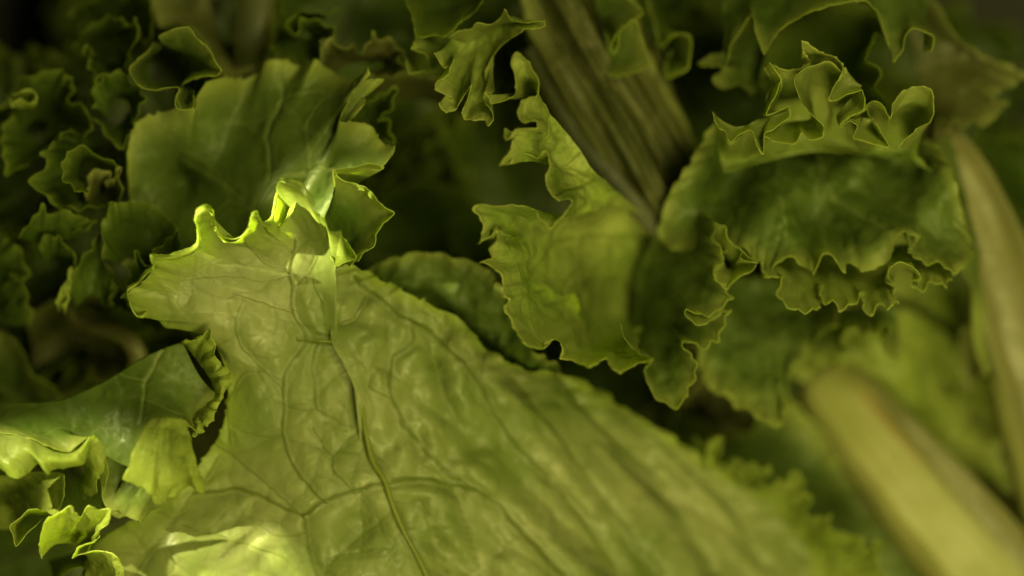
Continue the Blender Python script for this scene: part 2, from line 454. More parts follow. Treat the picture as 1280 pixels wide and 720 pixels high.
# ------------------------------------------------------------------ the surface under the heap
def floor():
    n = 40
    xs = np.linspace(-320, 320, n); ys = np.linspace(-260, 260, n)
    X, Y = np.meshgrid(xs, ys)
    G = np.stack([X, Y, -118 + 0.6 * vnoise(X / 40, Y / 40)], 2)
    m = bpy.data.materials.new('gap_shade_tray'); m.use_nodes = True
    p = m.node_tree.nodes['Principled BSDF']; p.inputs['Roughness'].default_value = 0.7
    nz = node(m.node_tree, 'ShaderNodeTexNoise'); nz.inputs['Scale'].default_value = 40
    m.node_tree.links.new(mixcol(m.node_tree, nz.outputs['Fac'], (0.004, 0.004, 0.002), (0.012, 0.012, 0.006)), p.inputs['Base Color'])  # near black: the darkness of the open gaps is put into the tray colour
    o = mesh_from_grid('tray_floor', G, m, None, thick=0, rim=False)
    o['kind'] = 'structure'
floor()

# ------------------------------------------------------------------ deep background leaves
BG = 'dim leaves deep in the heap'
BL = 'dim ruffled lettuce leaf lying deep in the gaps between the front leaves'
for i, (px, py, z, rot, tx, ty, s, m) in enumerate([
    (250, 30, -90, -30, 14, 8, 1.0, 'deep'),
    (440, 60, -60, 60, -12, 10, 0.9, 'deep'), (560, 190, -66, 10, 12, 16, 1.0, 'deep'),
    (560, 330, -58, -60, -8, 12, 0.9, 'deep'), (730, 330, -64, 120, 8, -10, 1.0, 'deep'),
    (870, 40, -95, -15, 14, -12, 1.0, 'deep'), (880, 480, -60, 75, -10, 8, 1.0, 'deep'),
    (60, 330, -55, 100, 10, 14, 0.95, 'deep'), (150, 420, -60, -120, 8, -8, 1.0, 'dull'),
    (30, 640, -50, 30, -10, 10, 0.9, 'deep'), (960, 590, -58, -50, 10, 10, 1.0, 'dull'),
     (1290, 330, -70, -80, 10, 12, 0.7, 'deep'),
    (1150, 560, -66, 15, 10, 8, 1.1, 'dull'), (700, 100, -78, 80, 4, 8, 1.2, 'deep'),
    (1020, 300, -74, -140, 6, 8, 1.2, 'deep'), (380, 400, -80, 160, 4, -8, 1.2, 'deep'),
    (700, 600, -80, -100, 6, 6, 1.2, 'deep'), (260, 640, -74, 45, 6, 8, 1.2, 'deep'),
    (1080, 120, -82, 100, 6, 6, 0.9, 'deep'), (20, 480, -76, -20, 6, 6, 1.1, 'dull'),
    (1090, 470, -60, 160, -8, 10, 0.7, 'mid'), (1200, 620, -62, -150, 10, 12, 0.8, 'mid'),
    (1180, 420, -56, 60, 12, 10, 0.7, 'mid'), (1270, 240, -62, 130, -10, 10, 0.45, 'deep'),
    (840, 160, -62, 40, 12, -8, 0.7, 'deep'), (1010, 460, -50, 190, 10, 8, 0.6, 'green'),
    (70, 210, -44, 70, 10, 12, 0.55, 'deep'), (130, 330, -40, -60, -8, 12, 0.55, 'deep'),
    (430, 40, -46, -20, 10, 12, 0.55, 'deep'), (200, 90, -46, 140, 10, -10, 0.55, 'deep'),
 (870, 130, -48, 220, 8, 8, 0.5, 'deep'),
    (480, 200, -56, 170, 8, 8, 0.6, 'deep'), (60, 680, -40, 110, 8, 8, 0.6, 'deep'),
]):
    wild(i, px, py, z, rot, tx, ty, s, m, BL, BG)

# ------------------------------------------------------------------ LARGE PALE LEAF (centre, underside to the viewer)
VEINS_L = [
    (1.0, '368,300 362,335 366,360 364,390 382,424 370,445 354,470 352,510 352,545 356,572 377,600 406,630'),
    (1.6, '370,425 400,426 420,430 437,452 450,485 456,535 462,570 480,600 490,630 505,665 520,692 545,740'),
    (0.8, '396,426 388,460 392,480 390,505 396,516 425,530 455,540'),
    (0.6, '352,508 375,515 396,516'),
    (1.3, '379,648 400,632 430,618 455,612 483,606'),
    (0.9, '379,648 381,670 386,700 402,735'), (1.1, '379,648 350,636 320,622 290,615 240,622'),
    (0.6, '379,648 350,625 320,600 285,572 262,556'),
    (0.7, '388,535 402,560 415,572 417,590 435,611'), (0.5, '415,572 430,556 447,538'),
    (0.6, '352,490 345,482 320,455 300,428 293,400 303,376'), (0.5, '362,392 345,385 320,378 290,366'),
    (0.5, '390,345 392,362 401,375 404,400 405,426'), (0.5, '395,322 384,345 366,364'),
    (0.6, '283,560 280,510 300,467 325,466 350,475'), (0.6, '155,735 200,672 232,630 270,575'),
    (0.4, '190,645 215,652 232,640'), (0.6, '402,735 420,700 470,660 492,640'),
    (0.5, '452,612 450,640 455,665 450,695'), (0.5, '225,660 290,680 350,700 372,725'), (0.4, '410,700 450,695 486,690 498,725'),
    (0.4, '310,300 330,330 362,335'), (0.4, '230,350 280,345 330,352 362,345'), (0.4, '418,500 432,515 437,532'),
    (0.4, '352,545 330,548 300,540 283,530'), (0.4, '320,620 310,650 330,668 360,672 381,668'),
]
VEINS_R = [
    (1.4, '483,606 510,603 560,610 590,618 620,640 655,680 705,735'),
    (1.2, '440,345 470,372 500,396 520,405 550,430 590,470 610,510 640,560 690,610 740,680 775,735'),
    (1.1, '517,405 510,430 487,452 484,485 492,512 510,545 545,585 590,618'),
    (0.6, '458,485 470,492 485,498'), (0.6, '558,395 556,412 550,430'), (0.6, '425,405 440,398 450,380 455,362'),
    (1.0, '640,480 672,520 705,565 745,620 790,680 825,735'), (1.0, '690,470 735,520 790,582 840,640 905,735'),
    (0.9, '800,530 850,580 915,640 975,730'), (0.6, '610,510 600,470 612,440'),
    (0.5, '490,630 530,640 545,680 560,730'), (0.5, '560,610 575,650 590,690 600,735'), (0.5, '458,550 470,575 490,600'),
]
leafA = thing('lettuce_leaf', 'large pale olive leaf with branching veins and a glowing yellow ruffled top edge', 'lettuce leaf', (460, 700, -6))
def fA(x, y):
    return (0.35 * np.sin((x * 0.55 + y + 8 * np.sin(x / 25.0)) / 6.5) * np.exp(-(((x - 285) / 60) ** 2 + ((y - 685) / 45) ** 2)) + 1.5 * np.sin((x * 0.5 + y) / 62.0) + 0.9 * np.sin((x - y * 0.6) / 41.0 + 1) - 2.6 * np.exp(-(((x - 445) / 34) ** 2 + ((y - 662) / 30) ** 2))
            + 1.5 * np.exp(-(((x - 265) / 55) ** 2 + ((y - 670) / 45) ** 2))) * np.clip((y - 330) / 60, 0, 1)
RIM = '421,334,3.0 436,331,4.5 446,322,6.0 436,318,7.5 431,300,7.5 429,288,9.0 415,286,7.5 410,272,7.5 404,267,6.0 395,261,7.5 386,243,9.0 376,231,10.5 362,226,10.5 352,226,7.5 349,240,3.0 345,262,1.5 341,280,1.5 330,284,4.5 322,270,7.5 316,271,7.5 312,286,4.5 300,300,3.0 284,300,3.0 274,292,4.5 268,272,7.5 262,263,9.0 250,267,9.0 246,276,7.5 249,294,4.5 250,309,3.0 236,318,3.0 214,324,4.5 189,324,7.5 196,334,4.5 188,340,6.0 179,350,6.0 172,357,4.5 160,366,4.5 163,380,1.5 172,396,0.0 180,396,0.0 190,387,-1.5 210,406,-3.0 226,399,-3.0 246,410,-4 262,412,-5 285,470,-5 274,540,-4 230,600,-4 180,640,-5 120,680,-6 90,750,-6'
strip('blade', RIM,
      '421,328,0 421,380,-1 421,429,-2 437,452,-2.5 450,485,-3 456,535,-3.5 465,575,-4 480,600,-4 490,630,-4 505,665,-4.5 520,692,-5 548,750,-5',
      'pale', leafA, amap=[(0, 0), (10, .05), (20, .10), (34, .19), (40, .24), (43, .32), (45, .5), (46, .68), (48, .9), (49, 1)],
      nv=120, step=1.6, sm=16, ease=3.0, veins=VEINS_L, blist=(0.35, 9), fine=(0.07, 1.4), teeth=0.22, fn=fA, seed=1, edge_w=3.6, vein_h=0.2, vein_w=0.24, fade=2.6, puff=0.4, curl=(3.0, 2.2, 4, 66))
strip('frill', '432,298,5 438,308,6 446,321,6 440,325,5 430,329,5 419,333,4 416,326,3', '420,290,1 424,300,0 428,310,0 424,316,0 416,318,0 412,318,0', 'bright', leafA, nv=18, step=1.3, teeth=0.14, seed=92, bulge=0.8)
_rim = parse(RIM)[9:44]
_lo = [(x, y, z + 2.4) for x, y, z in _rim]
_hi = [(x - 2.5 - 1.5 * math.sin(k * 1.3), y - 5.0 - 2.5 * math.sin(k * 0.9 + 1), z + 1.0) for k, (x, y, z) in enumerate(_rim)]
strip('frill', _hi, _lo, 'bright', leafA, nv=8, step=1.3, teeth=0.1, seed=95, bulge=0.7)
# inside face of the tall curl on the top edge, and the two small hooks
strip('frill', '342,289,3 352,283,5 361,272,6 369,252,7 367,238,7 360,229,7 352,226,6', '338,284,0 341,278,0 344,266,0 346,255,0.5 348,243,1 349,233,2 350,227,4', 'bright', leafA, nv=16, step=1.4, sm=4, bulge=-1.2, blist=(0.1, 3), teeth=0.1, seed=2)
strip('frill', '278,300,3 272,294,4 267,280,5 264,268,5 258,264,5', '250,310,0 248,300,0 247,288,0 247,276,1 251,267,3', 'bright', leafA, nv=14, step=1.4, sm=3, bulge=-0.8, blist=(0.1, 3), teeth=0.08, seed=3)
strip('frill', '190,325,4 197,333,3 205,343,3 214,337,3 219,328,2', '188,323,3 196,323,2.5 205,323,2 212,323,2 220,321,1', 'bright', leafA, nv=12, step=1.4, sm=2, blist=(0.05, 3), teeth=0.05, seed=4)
def fB(x, y):
    d = (x - 640) * 0.66 - (y - 560) * 0.75           # across the ribs
    a = (x - 640) * 0.75 + (y - 560) * 0.66
    d = d + 0.05 * a + 10 * fbm(a / 90.0, d / 60.0, 2)
    k = np.clip((x - 440) / 160, 0.15, 1)
    return (2.6 * vnoise(d / 34.0, a / 200.0 + 3) + 0.35 * vnoise(d / 14.0 + 5, a / 110.0)) * k + 1.3 * fbm(x / 34.0, y / 40.0, 2) * np.exp(-((x - 510) / 110) ** 2) \
        - 2.2 * np.exp(-((x - 548 - (y - 480) * 0.35) / 12) ** 2) * np.exp(-((y - 480) / 45) ** 2) \
        - 2.6 * np.exp(-(((x - 790) * 0.68 - (y - 590) * 0.72) / 9) ** 2) * np.exp(-((x - 790) / 70) ** 2)
strip('blade',
      '424,322,-5 450,335,-6 480,352,-7 510,366,-8 545,384,-9 575,398,-10 600,430,-11 640,452,-12 672,460,-15 710,470,-18 745,488,-22 790,516,-26 840,548,-30 890,582,-33 940,612,-36 990,642,-38 1030,680,-40 1066,745,-42',
      '405,330,-5 410,380,-5 414,429,-3.1 428,455,-3.4 442,487,-3.8 448,537,-4.3 457,578,-4.7 472,603,-4.7 482,633,-4.8 497,668,-5.3 512,695,-5.7 540,752,-5.7',
      'pale', leafA, nv=150, step=2.2, sm=10, ease=1.0, veins=VEINS_R, blist=(0.5, 9), fine=(0.08, 2.5), teeth=0.15, fn=fB, seed=5, edge_w=2.0, ruf=(0.7, 6), vein_h=0.28, vein_w=0.26, puff=0.8)

_v = parse('398,426,-1 410,427,-1.2 421,429,-2 437,452,-2.5 450,485,-3 456,535,-3.5 465,575,-4 480,600,-4 490,630,-4 505,665,-4.5 520,692,-5 548,750,-5')
tube('vein', [(x, y, z + float(fA(x, y)) + (0.5 if y > 540 else 1.0)) for x, y, z in _v], 'veinm', leafA, r=(0.16, 0.36, 0.42, 0.44, 0.48), flat=0.85, n=90, sides=10)
# ------------------------------------------------------------------ GREEN LEAF behind it, upper left
leafB = thing('lettuce_leaf', 'broad mid green leaf standing behind the glowing rim, upper left of centre', 'lettuce leaf', (290, 330, -14))
def fG(x, y):
    return 2.0 * np.sin(x / 55.0 + 1.0) * np.exp(-((y - 200) / 90) ** 2) - 5.0 * np.exp(-(((x - 212) / 26) ** 2 + ((y - 222) / 26) ** 2)) + 1.4 * np.sin((x + y) / 38.0)
VEINS_B = [(1.1, '300,330 310,260 333,220 328,165 345,120 340,85'), (0.9, '333,220 375,212 410,205'), (0.8, '300,250 255,215 215,190'),
           (0.6, '328,165 300,150 270,150'), (0.6, '378,215 385,190 380,150 400,120'), (0.6, '345,120 380,110 410,112'), (0.6, '312,262 280,250 262,262')]
strip('blade',
      '150,330,-12 158,290,-12 160,250,-10 157,215,-10 160,180,-10 170,155,-9 175,148,-9 200,140,-8 222,134,-6 243,134,-4 246,118,-6 262,100,-7 285,96,-10 305,98,-14 325,88,-14 332,76,-12 345,72,-11 360,75,-12 375,84,-13 390,78,-11 396,73,-10 402,80,-12 420,92,-12 437,101,-10 455,95,-7 463,86,-4 462,94,-4 444,104,-7 474,98,-4 478,103,-5 448,110,-8 456,120,-6 456,131,-4 446,120,-7 436,130,-6 426,151,-3 445,152,-4 465,157,-4 472,170,-3 482,180,-2 493,182,0 491,193,0 481,205,1 476,213,2 457,210,3 437,217,4 417,213,6 418,221,4 440,228,2 458,234,2 471,249,2 481,260,2 492,266,2 480,276,1 470,292,1 465,308,1 455,315,1 446,325,2 441,337,3 434,331,2',
      '165,345,-14 200,340,-13 240,335,-12 290,335,-11 340,335,-10 385,335,-8 420,333,-6',
      'green', leafB, nv=90, step=1.6, sm=9, ease=1.4, veins=VEINS_B, blist=(0.7, 8), fine=(0.2, 1.5), teeth=0.22, fn=fG, seed=6, edge_w=2.4, vein_h=-0.35, vein_w=0.3)
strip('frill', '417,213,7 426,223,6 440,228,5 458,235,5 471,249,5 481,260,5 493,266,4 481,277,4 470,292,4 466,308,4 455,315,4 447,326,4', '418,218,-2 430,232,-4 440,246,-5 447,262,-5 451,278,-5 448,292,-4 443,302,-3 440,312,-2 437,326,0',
      'bright', leafB, nv=34, step=1.3, teeth=0.16, seed=90, bulge=0.6)  # this curl and the next: light falling on them painted as lighter green
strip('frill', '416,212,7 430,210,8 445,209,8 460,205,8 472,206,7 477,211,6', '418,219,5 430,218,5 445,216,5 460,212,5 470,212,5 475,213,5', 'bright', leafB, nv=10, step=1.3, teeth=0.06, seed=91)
# rolled lobe at its top left corner
strip('frill', '198,47,-4 205,42,-3 218,36,-2 235,33,-2 243,42,-3 252,52,-3 265,66,-3 270,76,-3 278,88,-3 270,95,-4 250,99,-5 232,103,-6 226,108,-7',
      '204,58,-9 212,62,-11 222,66,-13 232,72,-14 236,82,-15 236,92,-14 232,100,-12', 'green', leafB, nv=26, sm=6, bulge=1.5, teeth=0.15, seed=7)
strip('frill', '192,52,-11 186,62,-9 176,70,-7 163,82,-5 164,95,-4 172,106,-3 182,112,-3 205,112,-3 222,111,-2 219,124,-2 222,136,-2 238,138,-3',
      '200,56,-15 192,68,-16 186,80,-17 188,96,-17 198,106,-16 216,108,-14 232,108,-12 240,114,-9', 'green', leafB, nv=30, sm=6, bulge=-1.0, teeth=0.15, seed=8)
strip('frill', '222,112,-4 221,125,-3 226,137,-2 235,138,-2 242,136,-2 241,120,-3', '228,110,-9 230,114,-10 233,118,-10 236,118,-9 240,112,-7', 'green', leafB, nv=12, sm=3, teeth=0.08, seed=9)

# ------------------------------------------------------------------ LEAF at the lower left with pale folded lobes
leafC = thing('lettuce_leaf', 'smooth green leaf at lower left with its edge folded over in pale pointed lobes', 'lettuce leaf', (60, 540, 0))
def fC(x, y): return 1.6 * np.sin(x / 60.0 + y / 90.0) - 1.5 * np.exp(-(((x - 240) / 26) ** 2 + ((y - 500) / 34) ** 2))
strip('blade', '-60,540,4 -10,543,5 30,548,6 60,560,7 90,566,7 112,548,7 125,560,6 135,590,5 128,625,3 140,640,3 165,628,3 175,590,5 183,545,7 210,530,7 238,536,6 244,545,4 243,525,2 262,508,0 268,492,-1',
      '-60,505,-2 -10,506,-2 40,504,-2 80,498,-2 130,478,-3 175,450,-3 205,436,-3 230,427,-3',
      'green', leafC, nv=70, step=1.8, sm=12, ease=1.2, fn=fC, blist=(0.45, 9), teeth=0.0, seed=10, edge_w=2.0,
      veins=[(0.9, '205,436 185,480 180,530'), (0.6, '185,480 150,470'), (0.5, '182,500 230,520')], vein_h=-0.25)
strip('frill', '229,426,0 240,424,1 252,420,2 262,412,3 267,425,3 269,440,3 275,452,3 279,458,2 286,462,3 289,475,3 286,486,2 279,497,2 272,510,3 268,524,4 262,530,4 257,524,3 252,538,2 243,546,2',
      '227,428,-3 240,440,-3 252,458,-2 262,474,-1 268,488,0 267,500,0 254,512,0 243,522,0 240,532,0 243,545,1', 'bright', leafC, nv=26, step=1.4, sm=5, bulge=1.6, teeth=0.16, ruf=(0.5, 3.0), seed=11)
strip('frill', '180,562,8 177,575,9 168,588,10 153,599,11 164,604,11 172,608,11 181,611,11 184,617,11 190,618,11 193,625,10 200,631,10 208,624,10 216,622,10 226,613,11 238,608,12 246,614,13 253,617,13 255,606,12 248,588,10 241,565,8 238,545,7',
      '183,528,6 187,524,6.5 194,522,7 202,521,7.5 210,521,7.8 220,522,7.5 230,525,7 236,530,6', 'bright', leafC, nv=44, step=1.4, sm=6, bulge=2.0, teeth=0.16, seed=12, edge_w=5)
strip('frill', '158,598,2 142,613,0 126,631,-1 135,640,1 147,648,1 158,646,2 172,652,2 180,648,2 187,640,2 203,630,4', '168,592,5 172,594,5 176,596,5 182,598,5 190,600,5 200,604,5', 'green', leafC, nv=26, step=1.6, sm=5, bulge=1.0, teeth=0.14, seed=13)  # darker green than the flap above: its shade is painted in
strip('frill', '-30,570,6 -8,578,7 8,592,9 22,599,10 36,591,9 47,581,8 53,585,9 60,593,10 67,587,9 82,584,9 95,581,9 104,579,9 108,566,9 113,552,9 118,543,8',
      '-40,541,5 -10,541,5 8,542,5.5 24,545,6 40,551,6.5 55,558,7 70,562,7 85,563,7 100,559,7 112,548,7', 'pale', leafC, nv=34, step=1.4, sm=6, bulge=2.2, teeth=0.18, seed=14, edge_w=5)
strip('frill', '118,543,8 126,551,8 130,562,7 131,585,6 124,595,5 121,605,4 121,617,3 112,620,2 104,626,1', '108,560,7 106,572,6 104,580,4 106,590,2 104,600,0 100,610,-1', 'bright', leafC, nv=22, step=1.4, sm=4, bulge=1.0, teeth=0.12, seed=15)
VEINS = None

leafC2 = thing('lettuce_leaf', 'bright yellow green curling leaf in the bottom left corner', 'lettuce leaf', (30, 700, -4))
strip('blade', '-30,600,-3 20,592,-3 60,590,-2 78,592,0 82,605,1 81,620,2 76,634,2 68,643,2 58,640,1 48,636,2 36,637,2 24,648,2 12,657,3 16,672,3 20,683,3 30,672,2 44,658,1 54,650,0',
      '-40,640,-10 -20,650,-12 0,660,-12 20,660,-13 40,655,-12', 'bright', leafC2, nv=40, step=1.8, sm=6, bulge=1.0, teeth=0.15, seed=16, blist=(0.5, 5))
strip('frill', '53,699,5 49,684,6 50,668,7 57,651,8 70,643,8 87,633,9 94,640,8 101,645,7 106,636,8 112,631,9 124,637,8 138,636,8 138,648,7 135,655,6 126,661,5 124,668,4 120,675,3',
      '56,694,3 62,688,1 70,682,0 80,680,-1 92,683,-1 100,680,-1 108,678,0 114,677,1', 'bright', leafC2, nv=36, step=1.3, sm=5, bulge=1.6, teeth=0.16, seed=17, edge_w=4)
strip('frill', '124,668,4 118,677,5 104,681,6 96,686,6 89,699,7 100,693,6 112,690,6 126,689,6 140,691,7 149,698,7 153,708,6 155,722,5 158,745,4',
      '116,676,0 112,682,-2 110,690,-3 108,700,-3 108,715,-3 110,745,-4', 'bright', leafC2, nv=32, step=1.3, sm=5, bulge=1.0, teeth=0.14, seed=18, edge_w=4)
strip('frill', '70,745,-6 76,722,-5 88,712,-4 100,710,-4 112,715,-5', '60,700,-14 80,695,-15 100,690,-15 118,700,-14', 'deep', leafC2, nv=20, sm=4, seed=19)

# ------------------------------------------------------------------ MIDDLE LEAF with a frilled left edge
leafK = thing('lettuce_leaf', 'light green crinkled leaf with a frilly left edge hanging down the centre of the heap', 'lettuce leaf', (800, 300, -8))
VK = [(0.9, '745,225 700,240 690,250'), (0.8, '765,250 730,262 700,275 690,300'), (0.8, '815,290 770,290 735,292 700,300 680,320'), (0.9, '735,292 728,330 745,370 740,420'),
      (0.7, '728,330 705,360 700,400'), (0.6, '700,275 735,245'), (0.6, '770,290 760,320 740,345'), (0.6, '680,320 660,350'), (0.7, '725,190 705,205')]
def fK(x, y): return 1.6 * np.sin((x * 0.9 - y * 0.35) / 13.0) * np.clip((y - 330) / 60, 0, 1) + 0.8 * np.sin((x + y) / 21.0)
strip('blade',
      '605,115,9 610,122,9 615,130,9 628,128,9 640,124,8 646,112,9 646,95,10 641,78,11 646,68,12 654,73,11 662,82,10 669,90,10 672,100,10 670,117,9 660,121,10 652,127,11 647,140,12 651,150,11 657,155,10 670,156,9 655,159,10 645,162,11 633,174,11 631,162,9 640,165,8 650,167,8 641,174,9 633,190,10 622,208,11 637,205,10 642,194,9 646,182,7 654,193,6 670,200,7 677,196,10 682,190,11 685,206,11 682,226,10 687,245,9 694,253,9 700,256,9 712,252,10 703,262,11 697,274,11 687,286,11 677,270,10 670,260,9 660,253,8 640,254,8 620,257,9 592,260,10 597,270,10 600,282,9 596,306,9 606,302,10 613,296,9 620,284,7 621,296,8 618,305,10 611,312,11 616,322,10 599,328,10 612,332,9 622,342,9 626,358,8 627,372,10 637,375,10 631,384,10 640,396,9 643,412,9 652,428,10 668,437,11 680,438,10 682,430,8 692,428,7 701,434,9 699,448,10 712,452,10 722,457,10 735,463,11 748,458,10 756,450,8 762,462,10 775,471,12 788,464,12 800,458,12 817,449,13 805,446,10 794,438,8 784,424,6 776,405,4',
      '668,120,2 690,145,0 722,182,-2 744,217,-5 775,243,-14 812,270,-26 845,300,-34 856,330,-38 848,365,-38 820,398,-32 788,414,-18',
      'mid', leafK, nv=80, step=1.35, sm=11, ease=1.9, amap=[(0, 0), (13, .02), (20, .10), (36, .27), (44, .40), (56, .52), (66, .66), (76, .82), (88, .93), (92, 1)],
      veins=VK, fn=fK, blist=(1.2, 4.2), fine=(0.22, 1.4), teeth=0.25, seed=20, edge_w=1.5, vein_h=-0.35, vein_w=0.25)

# ------------------------------------------------------------------ leaf above it (small ragged frill)
leafJ = thing('lettuce_leaf', 'ragged toothed leaf edge hanging at top centre, just above the middle leaf', 'lettuce leaf', (600, 40, -10))
strip('blade',
      '681,25,0 681,33,0 668,36,-1 655,38,-1 640,47,-2 628,56,-3 616,72,-3 606,90,-3 608,104,-2 618,115,0 607,117,1 604,124,2 614,142,3 616,152,3 610,159,3 606,151,2 594,150,2 581,150,1 578,139,2 584,125,3 590,105,4 582,118,2 573,128,1 570,138,0 555,140,1 548,130,1 556,131,-1 566,124,-1 555,118,-1 544,112,-1 544,103,0 560,92,0 567,74,1 562,80,-1 556,86,-1 548,78,-1 543,66,0',
      '640,20,-6 622,30,-7 608,40,-8 596,46,-9 588,50,-9 580,52,-9 572,50,-8 566,46,-8', 'mid', leafJ, nv=46, step=1.4, sm=7, ease=1.5, teeth=0.2, seed=21, blist=(0.6, 4), edge_w=2.4)
strip('blade',
      '681,27,0 660,28,-1 640,25,-2 631,10,0 627,20,-2 612,31,-2 597,27,-1 590,36,-3 572,40,-4 560,48,-5', '640,22,-6 622,32,-7 608,42,-8 596,48,-9 588,52,-9 566,48,-8', 'frill_pale', leafJ, nv=20, step=1.4, sm=4, teeth=0.2, seed=22)
leafH = thing('lettuce_leaf', 'dark green leaf tip cut by the top of the picture, left of the ragged frill', 'lettuce leaf', (545, -20, -14))
strip('blade', '608,-30,-8 603,0,-6 595,15,-5 585,23,-5 577,28,-4 567,38,-4 557,47,-3 545,45,-4 527,47,-3 519,38,-4 516,20,-5 505,0,-7 500,-30,-9', '580,-40,-16 570,-38,-16 560,-36,-16 550,-35,-16 530,-36,-16', 'deep', leafH, nv=36, step=1.7, sm=7, teeth=0.18, seed=23, bulge=-2)
leafH2 = thing('lettuce_leaf', 'small toothed shaded leaf below the dark leaf tip at top centre', 'lettuce leaf', (530, 60, -18))
strip('blade', '518,38,-6 520,50,-6 513,61,-5 522,66,-6 531,70,-6 535,80,-6 538,89,-6 524,88,-8 511,93,-7 508,80,-8 506,68,-10', '555,55,-12 556,62,-12 556,68,-13 556,76,-13 550,86,-13 545,90,-13 530,96,-14', 'green', leafH2, nv=22, step=1.6, sm=5, teeth=0.15, seed=24)

# ------------------------------------------------------------------ RIBBED LEAF BASE behind the middle leaf
leafL = thing('lettuce_leaf', 'brownish ribbed leaf base running down behind the middle leaf from the top centre', 'lettuce leaf', (830, 300, -40))
def fL(x, y):
    d = (x - 780) * 0.86 - (y - 130) * 0.5
    return 1.6 * np.sin(d / 8.6 + y / 95.0) + 0.7 * np.sin(d / 3.9 + 1.0 + 0.6 * np.sin(y / 40.)) + 0.25 * np.sin(d / 1.9 + 0.8 * np.sin(y / 31.))
strip('blade', '640,-60,-24 655,20,-25 662,70,-25 668,110,-25 690,155,-25 722,195,-25 760,240,-26 815,300,-27 850,330,-28 868,320,-29 874,280,-29 880,240,-29 872,190,-28 850,130,-27 828,80,-26 800,20,-26 780,-60,-26',
      '715,-60,-22 722,0,-21 735,60,-20 755,110,-20 780,160,-20 805,210,-21 828,255,-22 840,280,-22', 'dull', leafL, nv=60, step=2.4, sm=6, ease=1.6, fn=fL, teeth=0, blist=(0.5, 9), seed=25,
      amap=[(0, 0), (8, .93), (9, 1), (10, .95), (16, 0)])
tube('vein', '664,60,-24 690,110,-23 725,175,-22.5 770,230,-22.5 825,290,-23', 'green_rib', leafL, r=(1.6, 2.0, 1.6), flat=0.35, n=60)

leafM = thing('lettuce_leaf', 'slender curled leaf edge hanging in front of the ribbed base near the top centre', 'lettuce leaf', (790, -10, -22))
strip('blade', '760,-20,-14 800,10,-14 804,18,-13 786,28,-12 774,36,-11 764,55,-10 763,66,-10 768,70,-10 773,60,-10 776,42,-10 790,26,-11 797,28,-12 802,45,-14 810,70,-14 815,80,-14 795,90,-15 772,97,-16 760,95,-17',
      '740,-10,-19 750,20,-20 756,45,-20 758,60,-20 760,80,-20', 'green', leafM, nv=30, step=1.8, sm=5, teeth=0.12, seed=26)
leafM2 = thing('lettuce_leaf', 'dark rolled leaf edge just right of the slender curl, top centre right', 'lettuce leaf', (860, 70, -24))
strip('blade', '800,-30,-24 815,20,-22 825,60,-20 835,50,-17 848,43,-16 863,44,-16 864,60,-16 860,85,-17 845,95,-17 833,98,-18 832,80,-20 840,62,-22', '812,-30,-30 822,20,-30 828,50,-30 835,60,-30 838,70,-30 840,80,-30 845,70,-30', 'green', leafM2, nv=26, step=2, sm=4, teeth=0.12, seed=27)

# ------------------------------------------------------------------ UPPER RIGHT HEAD
leafN = thing('lettuce_leaf', 'deeply frilled dark leaf with pale thin edges at the upper right', 'lettuce leaf', (1040, 230, -20))
strip('blade',
      '892,140,-4 895,148,-3 904,164,-2 912,178,-1 924,170,-2 937,163,-3 953,193,-2 956,168,-4 972,160,-2 988,146,-1 986,134,-1 958,143,-3 966,130,-4 974,116,-3 977,100,-2 970,90,-1 962,79,0 985,86,-2 1014,79,-3 1003,62,0 1001,49,1 1008,52,1 1018,60,0 1030,68,0 1040,70,0 1053,80,0 1058,100,-2 1072,108,-3 1052,92,0 1045,104,1 1036,124,2 1048,123,1 1058,118,-1 1076,113,0 1081,128,0 1081,137,1 1066,144,2 1052,156,3 1065,150,1 1072,156,0 1066,172,2 1080,178,2 1095,180,2 1111,184,3 1102,166,1 1092,150,-1 1083,132,-2 1090,125,-1 1099,127,0 1105,133,1 1113,148,2 1116,130,1 1125,115,0 1145,107,0 1165,112,1 1167,130,0 1165,152,-1 1150,160,0 1136,172,1 1124,182,2',
      '905,215,-14 940,205,-14 980,195,-15 1020,190,-16 1060,190,-16 1100,195,-16 1140,200,-15 1165,215,-14', 'mid', leafN, nv=56, step=1.5, sm=8, ease=2.0, teeth=0.22, blist=(0.7, 6), seed=30, edge_w=2.4, bulge=-2.5)
strip('frill', '995,92,0 994,106,1 999,120,1 1005,132,2 1015,144,3 1028,157,3 1028,172,4 1014,175,4 1002,166,3 993,179,4 972,179,3 960,172,2 951,168,1', '1014,88,-6 1012,104,-8 1014,120,-9 1018,134,-9 1014,148,-9 1000,152,-8 985,152,-7 968,156,-6', 'frill_pale', leafN, nv=26, step=1.5, sm=5, teeth=0.18, seed=31)
strip('frill', '997,92,-1 1008,84,0 1020,80,1 1036,76,2 1046,84,2 1052,92,2 1046,106,2', '1004,100,-7 1012,94,-8 1022,90,-8 1032,92,-8 1038,100,-8', 'frill_pale', leafN, nv=14, step=1.5, sm=3, teeth=0.1, seed=32)
